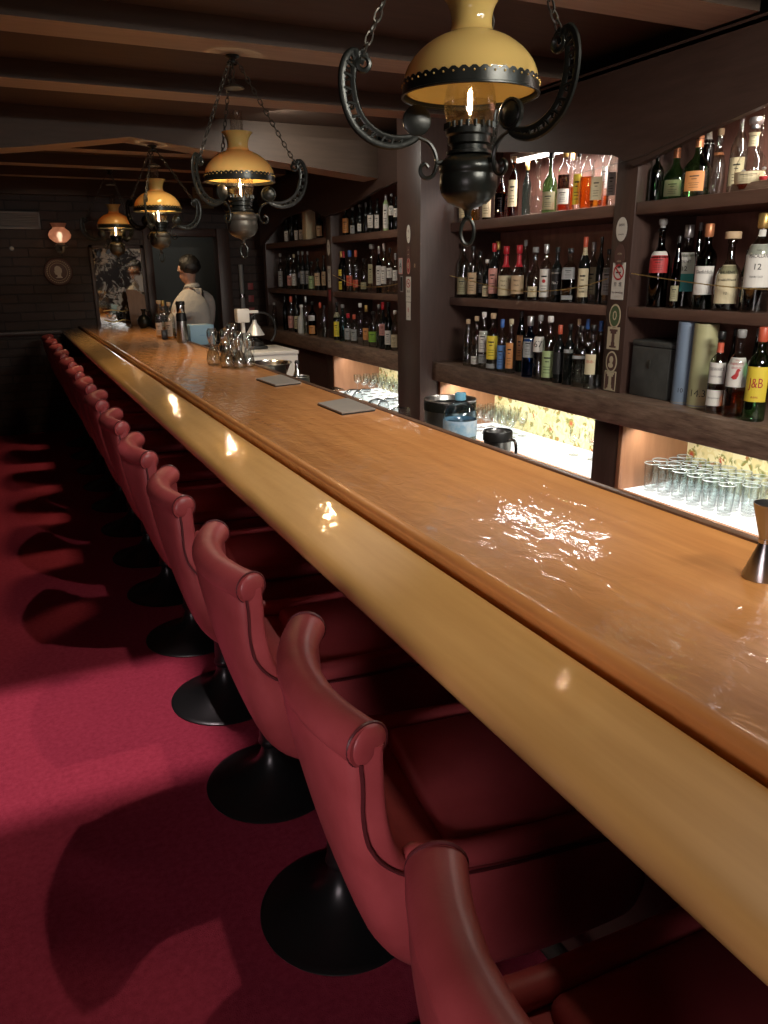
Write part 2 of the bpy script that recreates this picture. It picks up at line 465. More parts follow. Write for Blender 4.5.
# doorway to the back room: frame posts and lintel
d = struct('door_1', bx(2.12, 2.25, YF - .07, YF + .13, 0, 1.98, .006), M['darkwoodv'])
bm = bx(1.38, 1.46, YF - .02, YF + .13, 0, 1.98, .006); bx(1.46, 2.12, YF - .02, YF + .13, 1.90, 1.98, .006, bm=bm)
struct('door_frame', bm, M['darkwoodv'], d)
struct('trim_1', bx(XL, XR, YF - .10, YF - .001, 2.26, ZC), M['ceil'], smooth=False)
struct('trim_2', bx(XL, .50, YF - .035, YF - .001, .97, 1.01, .004), M['darkwoodv'])

# ceiling beams, running across the room
beams = [(-1.75, -1.53), (-.78, -.55), (.20, .42), (1.19, 1.42), (2.16, 2.40), (3.22, 3.42), (4.17, 4.37), (6.22, 6.40), (7.16, 7.34), (8.00, 8.14)]
for i, (a, b) in enumerate(beams):
    bm = bx(XL, 2.47, a, b, 2.38, ZC); bm.normal_update()
    for f in bm.faces:
        if f.normal.z < -.7: f.material_index = 1  # undersides only: lighter copy carries the painted bounce light
    struct('trim_%d' % (3 + i), bm, [M['ceil'], M['beam']], smooth=False)
# cambered tie beam with a shallow gable
poly = [(XL, 1.95), (.27, 2.245), (.83, 2.325), (2.47, 2.155), (2.47, ZC), (XL, ZC)]
bm = prism(poly, 'Y', 5.22, 5.46)
bmesh.ops.recalc_face_normals(bm, faces=bm.faces)
for f in bm.faces:
    if f.normal.z < -.7: f.material_index = 1  # sloping underside gets the same painted-in bounce light
struct('trim_20', bm, [M['ceil'], M['beam']], smooth=False)

# big structural post between the shelving units
struct('trim_21', bx(2.295, XR, 4.27, 4.58, 0, ZC, .004), M['darkwoodv'])

# ------------------------------------------------------------------ bar counter
Y0, Y1 = -1.2, 8.47
t = thing('bar_counter', 'long varnished wooden bar counter with rounded armrest rail', 'bar counter', (0, 0, 0))
top = [(.700, 1.048), (.690, 1.054), (.681, 1.056), (.673, 1.053), (.668, 1.047), (.669, 1.038), (.672, 1.030), (.672, 1.005), (.69, .99), (1.20, .99), (1.215, 1.0), (1.222, 1.03), (1.221, 1.052), (1.214, 1.058), (1.200, 1.057), (1.192, 1.050)]
ys = [Y0 + (Y1 - Y0) * i / 40 for i in range(41)]
def extr(profile, name, mat, par):
    bm = bmesh.new(); rings = []
    for y in ys: rings.append([bm.verts.new((x, y, z)) for x, z in profile])
    n = len(profile)
    for a, b in zip(rings, rings[1:]):
        for j in range(n): bm.faces.new((a[j], b[j], b[(j + 1) % n], a[(j + 1) % n]))
    bm.faces.new(rings[0]); bm.faces.new(rings[-1][::-1])
    return fin(name, bm, mat, par, angle=50)
extr(top, 'countertop', M['bartop'], t)
rail = [(.666, 1.012), (.662, 1.016), (.658, 1.024), (.652, 1.0285), (.645, 1.0285), (.635, 1.0262), (.60, 1.0178), (.56, 1.0082), (.540, 1.0034), (.528, .9998), (.518, .9955), (.511, .989), (.507, .981), (.506, .972), (.509, .963), (.516, .957), (.528, .954), (.60, .954), (.666, .956)]
extr(rail, 'armrest_rail', M['barrail'], t)
bm = bmesh.new()
prism([(1.203, 1.0555), (1.205, 1.0615), (1.210, 1.0635), (1.222, 1.0625), (1.2265, 1.058), (1.2265, 1.03), (1.2225, 1.03), (1.2215, 1.0590), (1.208, 1.0590)], 'Y', Y0, Y1, bm)
fin('rear_lip', bm, M['lip'], t, angle=30)
fin('front_panel', bx(.98, 1.0, Y0 + .05, Y1, 0.001, .985), M['darkwood'], t, smooth=False)
fin('under_shelf', bx(.70, .98, Y0 + .05, Y1, .90, .965), M['darkwood'], t, smooth=False)
bm = bmesh.new()
tube(bm, [(.86, Y0 + .1, .18), (.86, Y1 - .05, .18)], .022, 12)
for k in range(9):
    tube(bm, [(.86, -.8 + k * 1.1, .18), (.98, -.8 + k * 1.1, .18)], .012, 8)
fin('foot_rail', bm, M['ironlight'], t)

# ------------------------------------------------------------------ bar stools
SP = .57
def make_stool():
    root = thing('bar_stool', 'x', 'bar stool', (.57, .33, 0))
    # deep upholstered bucket: outer skin and inner skin profiles in (x, z)
    outer = catmull([(-.286, .985), (-.281, .93), (-.262, .83), (-.232, .71), (-.196, .62), (-.136, .555), (-.04, .524), (.08, .520), (.20, .540), (.235, .565)], 4)
    inner = catmull([(-.230, .985), (-.220, .93), (-.206, .875), (-.184, .830), (-.150, .795), (-.090, .778), (-.02, .774), (.08, .776), (.20, .770), (.250, .745)], 4)
    n = len(outer); seg = 44
    bm = bmesh.new(); rings = []
    for i in range(n):
        u = i / (n - 1); o_, i_ = outer[i], inner[i]
        mid = (o_ + i_) / 2; half = (o_ - i_) / 2
        back = max(0, 1 - u * 2.2)
        w = .180 + .006 * min(1, u * 2.2)
        if u > .88: w -= .04 * ((u - .88) / .12) ** 2
        ring = []
        for j in range(seg):
            a = 2 * PI * j / seg
            ex = 7
            k = 1 / ((abs(math.cos(a)) ** ex + abs(math.sin(a)) ** ex) ** (1 / ex))
            q = k * math.sin(a)
            low = max(0, q) * min(1, u * 2.6)            # outer skin narrows below
            y = w * k * math.cos(a) * (1 - .22 * low ** 2)
            v = y / .18
            p = mid + half * q
            dip = -.016 * (1 - min(1, abs(v)) ** 3) * (1 - back) * max(0, -q)
            ring.append(bm.verts.new((p.x + .045 * v * v * back, y, p.y + dip)))
        rings.append(ring)
    for a, b in zip(rings, rings[1:]):
        for j in range(seg): bm.faces.new((a[j], b[j], b[(j + 1) % seg], a[(j + 1) % seg]))
    bm.faces.new(rings[0]); bm.faces.new(rings[-1][::-1])
    fin('bucket_seat', bm, M['leather'], root, angle=60)
    # rolled top of the backrest
    bm = bmesh.new(); pts = []; rr = []
    for i in range(25):
        v = -1 + 2 * i / 24
        pts.append((-.259 + .045 * v * v, v * .174, .986 + .002 * (1 - v * v)))
        rr.append(.0298 if i not in (8, 16) else .0285)
    tube(bm, pts, rr, 22, flat=(.96, 1.06))
    for s, e in ((-1, pts[0]), (1, pts[-1])):
        pr = [(0, .008), (.013, .0075), (.023, .005), (.0290, .0), (.0298, -.006)]
        rot = Matrix.Rotation(-s * .35, 3, 'Z') @ Matrix.Rotation(-PI / 2 * s, 3, 'X')
        lathe(pr, 22, bm, e, axis_rot=rot)
    fin('top_roll', bm, M['leather'], root, angle=75)
    for s in (-1, 1):
        bm = bmesh.new()
        path = catmull([(-.246, .965), (-.238, .935), (-.232, .885), (-.219, .843), (-.198, .808), (-.160, .780), (-.10, .764), (.0, .758), (.10, .758), (.20, .752)], 4)
        P3 = []
        for i, p in enumerate(path):
            u = i / (len(path) - 1)
            P3.append((p.x + .02 * max(0, 1 - 3 * u), s * (.1812 + .0058 * min(1, u * 2.0)), p.y))
        tube(bm, P3, .0028, 6)
        fin('side_piping', bm, M['leather_dark'], root)
        bm = bmesh.new()
        e = Vector(pts[0] if s < 0 else pts[-1])
        ax = Vector((.35, s, 0)).normalized(); u_ = Vector((0, 0, 1)); w_ = ax.cross(u_)
        tube(bm, [e + ax * -.002 + (u_ * math.cos(a) + w_ * math.sin(a) * 1.02) * .0300 for a in [2 * PI * k / 24 for k in range(24)]], .0022, 6, closed=True)
        fin('roll_piping', bm, M['leather_dark'], root)
        bm = bmesh.new()
        tube(bm, catmull([(-.165, s * .162, .792), (-.08, s * .166, .778), (.03, s * .168, .774), (.13, s * .166, .774), (.225, s * .160, .764)], 4), [.012] + [.020] * 15 + [.014], 14)
        fin('side_bolster', bm, M['leather'], root, angle=80)
    bm = bmesh.new(); box(bm, (.065, 0, .766), (.31, .30, .045), .018)
    fin('seat_cushion', bm, M['leather'], root, angle=60)
    # pedestal
    bm = lathe([(0, .530), (.075, .530), (.078, .512), (.045, .500), (.030, .490), (.034, .47), (.032, .46), (.0315, .22), (.033, .165), (.036, .158), (.038, .150), (.034, .143), (.029, .135)], 24)
    fin('column', bm, M['blackmetal'], root, angle=50)
    bm = lathe([(.026, .150), (.028, .130), (.035, .105), (.052, .078), (.082, .053), (.120, .034), (.158, .019), (.190, .009), (.204, .006), (.206, .004), (.205, .0008), (0, .0008)], 64)
    fin('base', bm, M['blackmetal'], root, angle=50)
    return root

def dup(root, loc, rz=None, label=None, group=None):
    r = root.copy(); COL.objects.link(r); r.location = loc
    if rz is not None: r.rotation_euler = (0, 0, rz)
    if label: r['label'] = label
    if group: r['group'] = group
    for ch in list(root.children):
        c = ch.copy(); COL.objects.link(c); c.parent = r
        for g in list(ch.children):
            d2 = g.copy(); COL.objects.link(d2); d2.parent = c
    return r

stool = make_stool()
ordn = ['nearest', 'second', 'third', 'fourth', 'fifth', 'sixth', 'seventh', 'eighth', 'ninth', 'tenth', 'eleventh', 'twelfth', 'thirteenth', 'farthest']
sg = 'red leather stools along the bar'
for k in range(14):
    if k == 0: lb = 'nearest red leather bar stool, cut off at the bottom edge'
    elif k == 13: lb = 'farthest red leather bar stool, beside the brick wall'
    else: lb = 'red leather bar stool with round black base, %s from the camera' % ordn[k]
    rz = [-.03, -.13, -.05, -.08, -.03, -.06, -.10, -.04, -.06, -.02, -.08, -.05, -.03, -.06][k]
    loc = (.57 - (.05 if k == 0 else 0), .33 + SP * k + (.03 if k == 0 else 0), 0)
    if k == 0:
        stool['label'] = lb; stool['group'] = sg; stool.location = loc; stool.rotation_euler = (0, 0, rz)
    else: dup(stool, loc, rz, lb, sg)

# ------------------------------------------------------------------ hanging oil lamps
def ring_pts(c, r, n, ax='Z', ph=0):
    return [(c[0] + r * math.cos(2 * PI * k / n + ph), c[1] + r * math.sin(2 * PI * k / n + ph), c[2]) for k in range(n)]

def chain(p0, p1, L=.030, rw=.0075, wire=.0022, sag=.0, mat=None, name='chain', parent=None, bm=None):
    own = bm is None
    bm = bm or bmesh.new()
    p0 = Vector(p0); p1 = Vector(p1); d = p1 - p0; n = max(2, int(d.length / (L * .74)))
    t = d.normalized(); a = Vector((0, 0, 1)) if abs(t.z) < .9 else Vector((1, 0, 0))
    u = (a - t * a.dot(t)).normalized(); w = t.cross(u)
    for i in range(n):
        f = (i + .5) / n; c = p0 + d * f + Vector((0, 0, -sag * 4 * f * (1 - f)))
        s = u if i % 2 else w
        pts = [c + t * (L / 2 * math.cos(q)) + s * (rw * math.sin(q)) for q in [2 * PI * k / 8 for k in range(8)]]
        tube(bm, pts, wire, 4, closed=True)
    if own: return fin(name, bm, mat, parent)
    return bm

def make_lamp(label, loc, ztop, angs, watt=3):
    """loc.z = height of shade rim; everything in coordinates relative to rim centre"""
    root = thing('hanging_oil_lamp', label, 'lamp', loc, 0, 'hanging oil lamps over the bar')
    # opal shade (thin solid)
    outer = [(p.x, p.y) for p in catmull([(.139, -.004), (.1435, .010), (.1430, .026), (.134, .050), (.115, .075), (.088, .097), (.062, .110), (.049, .116), (.0435, .126), (.0425, .142), (.046, .162), (.055, .180), (.064, .190)], 3)]
    inner = [(r - .0035, z) for r, z in outer[::-1]]
    outer = [(r, z * .93) for r, z in outer]; inner = [(r, z * .93) for r, z in inner]
    sh = fin('lamp_shade', lathe(outer + inner + [outer[0]], 56), M['shade'], root, angle=60)
    # pierced, scalloped gallery round the rim
    bm = bmesh.new(); N = 132
    ra, rb = .1465, .1445
    lo = []; hi = []; lo2 = []; hi2 = []
    for k in range(N):
        a = 2 * PI * k / N; sc = .006 * abs(math.sin(a * 22))
        for L_, r, z in ((lo, ra, -.012), (hi, ra, .012 + sc), (lo2, rb, -.012), (hi2, rb, .012 + sc)):
            L_.append(bm.verts.new((r * math.cos(a), r * math.sin(a), z)))
    for k in range(N):
        q = (k + 1) % N
        bm.faces.new((lo[k], lo[q], hi[q], hi[k])); bm.faces.new((hi[k], hi[q], hi2[q], hi2[k]))
        bm.faces.new((hi2[k], hi2[q], lo2[q], lo2[k])); bm.faces.new((lo2[k], lo2[q], lo[q], lo[k]))
    tube(bm, ring_pts((0, 0, -.012), .1465, 48), .003, 6, closed=True)
    band = fin('shade_rim_band', bm, M['iron'], root)
    bm = bmesh.new()
    for k in range(44):
        a = 2 * PI * (k + .5) / 44
        r = bmesh.ops.create_icosphere(bm, subdivisions=1, radius=.0024)
        bmesh.ops.translate(bm, vec=(.1475 * math.cos(a), .1475 * math.sin(a), .008), verts=r['verts'])
    fin('bead_row', bm, M['gold'], band)
    # glass chimney
    out_ = [(.042, -.078), (.050, -.062), (.056, -.040), (.057, -.020), (.052, .004), (.040, .032), (.030, .060), (.0265, .10), (.0255, .16), (.0255, .255)]
    inn = [(r - .0018, z) for r, z in out_[::-1]]
    fin('chimney', lathe(out_ + inn + [out_[0]], 28), M['flame_glass'], root)
    # bulb: small glass envelope with glowing filament
    fin('bulb', lathe([(0, .010), (.008, .006), (.013, -.004), (.015, -.018), (.013, -.032), (.009, -.046), (.008, -.07), (0, -.07)], 14), M['flame_glass'], root)
    bm = bmesh.new()
    tube(bm, [(.003, 0, -.034), (.004, 0, -.020), (0, 0, -.012), (-.004, 0, -.020), (-.003, 0, -.034)], .0016, 6)
    fin('filament', bm, M['filament'], root)
    # burner collar + oil font
    bm = lathe([(.030, -.080), (.046, -.078), (.052, -.074), (.052, -.088), (.047, -.092), (.047, -.106), (.040, -.110), (.040, -.118), (.050, -.121), (.050, -.127), (.036, -.129), (0, -.129)], 32)
    for k in range(20):
        a = 2 * PI * k / 20
        box(bm, (.052 * math.cos(a), .052 * math.sin(a), -.071), (.004, .011, .012), rot=None)
    fin('burner', bm, M['iron'], root)
    fp = [(0, -.127), (.040, -.128), (.058, -.133), (.070, -.143), (.075, -.154), (.075, -.166), (.072, -.170), (.072, -.174), (.0735, -.180), (.0735, -.204), (.071, -.208), (.071, -.212), (.067, -.220), (.055, -.234), (.036, -.244), (.016, -.250), (.010, -.256), (.008, -.268), (.012, -.272), (0, -.274)]
    bm = lathe([(r * .87, -.127 + (z + .127) * .90) for r, z in fp], 44)
    fin('oil_font', bm, M['iron'] if watt < 2 else M['ironlight'], root)
    bm = bmesh.new()
    pts = [(.0135 * math.sin(2 * PI * k / 20), -.0065 * math.sin(2 * PI * k / 20), -.287 + .028 * math.cos(2 * PI * k / 20)) for k in range(20)]
    tube(bm, pts, .0045, 8, closed=True)
    fin('pull_ring', bm, M['iron'], root)
    # three scrolled arms, each with a chain
    for A in angs:
        a = math.radians(A); ca, sa = math.cos(a), math.sin(a)
        def P(r, z, s=0): return (r * ca - s * sa, r * sa + s * ca, z)
        bm = bmesh.new()
        main = catmull([(.228, .052), (.243, .060), (.259, .050), (.267, .018), (.262, -.028), (.243, -.068), (.210, -.094), (.174, -.104), (.142, -.101), (.114, -.092)], 5)
        nm = len(main); rail_o = []; rail_i = []
        for i, p in enumerate(main):
            t_ = (main[min(i + 1, nm - 1)] - main[max(i - 1, 0)]).normalized(); nn = Vector((-t_.y, t_.x))
            if nn.x < 0 and i < nm * .6: nn = -nn
            if i >= nm * .6 and nn.y > 0: nn = -nn
            wd = .0125 * math.sin(PI * min(1, .08 + i / (nm - 1) * .95)) ** .6
            rail_o.append(p + nn * wd); rail_i.append(p - nn * wd)
        tube(bm, [P(p.x, p.y) for p in rail_o], .0052, 7, flat=(1.5, .8)); tube(bm, [P(p.x, p.y) for p in rail_i], .0045, 7, flat=(1.5, .8))
        for i in range(2, nm - 3, 3):
            a0, a1 = rail_o[i], rail_i[i + 1]; tube(bm, [P(a0.x, a0.y), P((a0.x + a1.x) / 2, (a0.y + a1.y) / 2 + .002), P(a1.x, a1.y)], .0038, 6)
            c_ = (rail_o[i + 1] + rail_i[i + 1]) / 2
            tube(bm, [P(c_.x + .0055 * math.cos(q), c_.y + .0055 * math.sin(q)) for q in [2 * PI * k / 8 for k in range(8)]], .0024, 5, closed=True)
        # outer scroll eye
        tube(bm, [P(.233 + .013 * math.cos(q), .044 + .013 * math.sin(q)) for q in [PI * 1.9 * k / 14 + 1.2 for k in range(15)]], .006, 7)
        # round medallion where the scrolls meet
        rot = Matrix.Rotation(a, 3, 'Z') @ Matrix.Rotation(PI / 2, 3, 'X')
        lathe([(0, .006), (.020, .006), (.024, .003), (.027, .006), (.031, .004), (.031, -.004), (.027, -.006), (0, -.006)], 22, bm, P(.118, -.062), axis_rot=rot)
        # inner tendril running down to the font with curled tail
        tail = catmull([(.116, -.094), (.092, -.104), (.078, -.122), (.073, -.145), (.080, -.168), (.096, -.176), (.108, -.168), (.109, -.154), (.099, -.147), (.092, -.154)], 4)
        tube(bm, [P(p.x, p.y) for p in tail], .0045, 7)
        tube(bm, [P(.074, -.145), P(.060, -.143)], .0060, 7)
        fin('scroll_arm', bm, M['iron'], root)
        chain(P(.234, .060), P(.018, ztop - loc[2] - .02), mat=M['ironlight'], parent=root)
    # hook plate and smoke bell under the beam
    zt = ztop - loc[2]
    bm = lathe([(0, zt), (.028, zt), (.030, zt - .006), (.012, zt - .014), (.006, zt - .03), (0, zt - .03)], 20)
    tube(bm, [(.022 * math.cos(q), .022 * math.sin(q), zt - .028) for q in [2 * PI * k / 18 for k in range(18)]], .004, 6, closed=True)
    fin('ceiling_hook', bm, M['iron'], root)
    bm = lathe([(0, zt - .100), (.010, zt - .102), (.035, zt - .112), (.042, zt - .118), (.040, zt - .120), (0, zt - .108)], 24)
    chain((0, 0, zt - .03), (0, 0, zt - .10), L=.02, rw=.005, wire=.0015, bm=bm)
    fin('smoke_bell', bm, M['ironlight'], root)
    # lights
    l = bpy.data.lights.new('lamp_light', 'POINT'); l.energy = watt; l.color = (1, .70, .42); l.shadow_soft_size = .005
    lo_ = bpy.data.objects.new('lamp_light', l); COL.objects.link(lo_); lo_.location = (0, 0, -.018); lo_.parent = root
    return root
LAMP_W = 4.2
LX = .975
lamps = [('nearest hanging oil lamp with yellow glass dome, largest in view', (LX, 1.59, 1.918), 2.40, (164.3, 284.3, 44.3)),
         ('second hanging oil lamp, amber dome with round disc above its chimney', (LX, 3.42, 1.922), 2.38, (-25.7, 94.3, 214.3)),
         ('third hanging oil lamp, with a chain crossing its dome', (LX, 5.33, 1.93), 2.30, (244.3, 4.3, 124.3)),
         ('farthest and smallest hanging oil lamp, in front of framed mirror', (LX, 7.37, 1.93), 2.38, (174, 294, 54))]
for i, (lb, loc, zt, an) in enumerate(lamps):
    if i == 0: # a short beam is above the first lamp's hook: hang from the ceiling panel
        zt = ZC
    make_lamp(lb, loc, zt, an, (1.2, 7.5, 8, 7.5)[i])

# ------------------------------------------------------------------ back bar shelving
FX = 2.50      # shelf fronts
AX = 2.38      # ledge front
BXp = 2.86     # back panel
ZA, ZB, ZCs = 1.00, 1.385, 1.815
def shelf_unit(name, label, ya, yb, posts, header, divs, floors, right_open=False):
    root = thing(name, label, 'shelving', (0, 0, 0))
    fin('ledge', bx(AX, BXp, ya, yb, .885, ZA, .006), M['ledge'], root)
    for z in (ZB, ZCs):
        for a, b in divs:
            fin('shelf', bx(FX, BXp, a, b, z - .045 if z == ZB else z - .05, z, .003), M['shelfwood'], root)
    fin('back_panel', bx(BXp, BXp + .02, ya, yb, .885, 2.34), M['backpanel'], root, smooth=False)
    for a, b in posts:
        fin('post', bx(FX - .005, BXp, a, b, ZA, 2.36, .003), M['darkwoodv'], root)
    for a, b in floors[1]:
        fin('display_post', bx(AX + .05, BXp, a, b, 0.001, .885, .003), M['darkwoodv'], root)
    fin('header', prism(header, 'X', FX - .03, FX), M['darkwood'], root, smooth=False)
    fin('soffit', bx(FX - .03, BXp, ya, yb, 2.345, 2.37), M['darkwood'], root, smooth=False)
    # lit display cases below the ledge
    for a, b, w in floors[0]:
        c = fin('display_floor', bx(AX + .06, BXp, a, b, .541, .575), M['litfloor'], root, smooth=False)
        fin('wallpaper_panel', bx(BXp - .012, BXp, a, b, .575, .885), M['wallpaper'], root, smooth=False)
        fin('display_cheek', bx(AX + .06, BXp, b - .012, b, .575, .885), M['cheek'], root, smooth=False)
        fin('display_frame', bx(AX + .045, AX + .065, a, b, .52, .585, .003, bm=bx(AX + .045, AX + .065, b - .025, b, .585, .885, .003)), M['cheek'], root)
        fin('light_housing', bx(AX + .066, AX + .20, a + .02, b - .03, .868, .8845, .002), M['white'], root)
        l = bpy.data.lights.new('display_light', 'AREA'); l.shape = 'RECTANGLE'; l.size = .05; l.size_y = abs(b - a) - .1
        l.energy = w; l.color = (1, .97, .88)
        o = bpy.data.objects.new('display_light', l); COL.objects.link(o); o.location = (AX + .14, (a + b) / 2, .864); o.rotation_euler = (0, -.2, 0); o.parent = root
    fin('base_cabinet', bx(AX + .06, BXp, ya, yb, .001, .54), M['darkwood'], root, smooth=False)
    return root

hdrM = [(.6, 2.36), (4.268, 2.36), (4.268, 2.205), (3.58, 2.118), (3.21, 2.07), (2.84, 2.012), (2.71, 1.955), (2.55, 1.99), (2.37, 2.03), (2.08, 2.085), (1.4, 2.21), (.6, 2.33)]
uM = shelf_unit('back_bar_shelving', 'dark wooden back bar shelving with two wide bays, right of thick post', .6, 4.268, [(2.71, 2.84)], hdrM,
                [(.6, 2.708), (2.842, 4.266)], ([(.6, 2.62, 13), (2.79, 4.266, 15)], [(2.62, 2.79)]))
hdrL = [(4.582, 2.36), (8.05, 2.36), (8.05, 1.80), (7.3, 2.02), (6.6, 2.05), (6.25, 1.97), (5.9, 1.99), (5.2, 2.09), (4.582, 2.13)]
uL = shelf_unit('back_bar_shelving', 'dark wooden back bar shelving with two narrow bays, left of thick post', 4.582, 8.05, [(6.18, 6.30), (7.97, 8.05)], hdrL,
                [(4.584, 6.178), (6.302, 7.968)], ([(4.60, 6.05, 6)], [(6.05, 6.2), (7.9, 8.05)]))
# dark closing panel under the left half of the far unit
fin('lower_panel', bx(AX + .055, AX + .06, 6.2, 7.9, .54, .885), M['darkwoodv'], uL, smooth=False)

# strip light at the top of the middle bay and of the right bay
def strip(label, x, y0, y1, z, w, col):
    t = thing('strip_light', label, 'light', (0, 0, 0), 0, 'strip lights above the top shelf')
    fin('housing', bx(x - .03, x + .03, y0, y1, z, z + .03, .004), M['white'], t)
    fin('diffuser', bx(x - .022, x + .022, y0 + .01, y1 - .01, z - .012, z, .003), M['led'], t)
    l = bpy.data.lights.new('strip_lamp', 'AREA'); l.shape = 'RECTANGLE'; l.size = .045; l.size_y = y1 - y0 - .03; l.energy = w; l.color = col
    o = bpy.data.objects.new('strip_lamp', l); COL.objects.link(o); o.location = (x, (y0 + y1) / 2, z - .016); o.parent = t
    return t
strip('white strip light above the bottles, top shelf of bay left of sticker post', 2.66, 2.95, 3.86, 2.120, 13, (1, .90, .86))
strip('white strip light above the green bottles, top shelf of rightmost bay', 2.64, 1.15, 2.10, 2.24, 16, (1, .88, .76))

# ------------------------------------------------------------------ bottles
PROF = {
 'wine':   [(0, 0), (.95, 0), (1, .02), (1, .56), (.96, .62), (.72, .69), (.42, .75), (.34, .80), (.32, .96), (.38, .965), (.38, .985), (.30, 1), (0, 1)],
 'spirit': [(0, 0), (.94, 0), (1, .02), (1, .60), (.97, .64), (.80, .69), (.50, .73), (.36, .77), (.33, .94), (.40, .95), (.40, .98), (.30, 1), (0, 1)],
 'slim':   [(0, 0), (.95, 0), (1, .02), (1, .60), (.92, .67), (.70, .75), (.50, .84), (.42, .92), (.42, .98), (.36, 1), (0, 1)],
 'round':  [(0, 0), (.85, 0), (.93, .03), (1, .14), (1, .42), (.93, .52), (.70, .60), (.42, .66), (.30, .71), (.28, .93), (.36, .94), (.36, .98), (.26, 1), (0, 1)],
 'squat':  [(0, 0), (.92, 0), (1, .04), (1, .42), (.95, .50), (.74, .58), (.44, .64), (.30, .70), (.27, .90), (.36, .91), (.36, .97), (.26, 1), (0, 1)],
 'tall':   [(0, 0), (.94, 0), (1, .02), (1, .72), (.90, .78), (.55, .83), (.42, .86), (.40, .97), (.44, .975), (.36, 1), (0, 1)],
 'bulb':   [(0, 0), (.85, 0), (.97, .04), (1, .14), (1, .32), (.94, .41), (.72, .49), (.42, .55), (.27, .62), (.24, .92), (.31, .93), (.31, .985), (.24, 1), (0, 1)],
 'taper':  [(0, 0), (.92, 0), (1, .03), (.98, .22), (.80, .44), (.55, .64), (.34, .80), (.30, .95), (.36, .96), (.30, 1), (0, 1)],
 'decanter': [(0, 0), (.80, 0), (.90, .04), (1, .20), (.92, .38), (.62, .50), (.36, .56), (.30, .62), (.42, .66), (.30, .70), (.34, .75), (.30, .78), (0, .78)],
 'ball':   [(0, 0), (.60, 0), (.75, .03), (.95, .14), (1, .26), (.95, .38), (.75, .48), (.45, .55), (.34, .60), (.32, .76), (.42, .78), (.42, .82), (.30, .84), (0, .84)],
}
_bm_cache = {}
def pr_r(shape, zf):
    P = PROF[shape]
    for (r0, z0), (r1, z1) in zip(P, P[1:]):
        if z0 <= zf <= z1 and z1 > z0: return r0 + (r1 - r0) * (zf - z0) / (z1 - z0)
    return 0

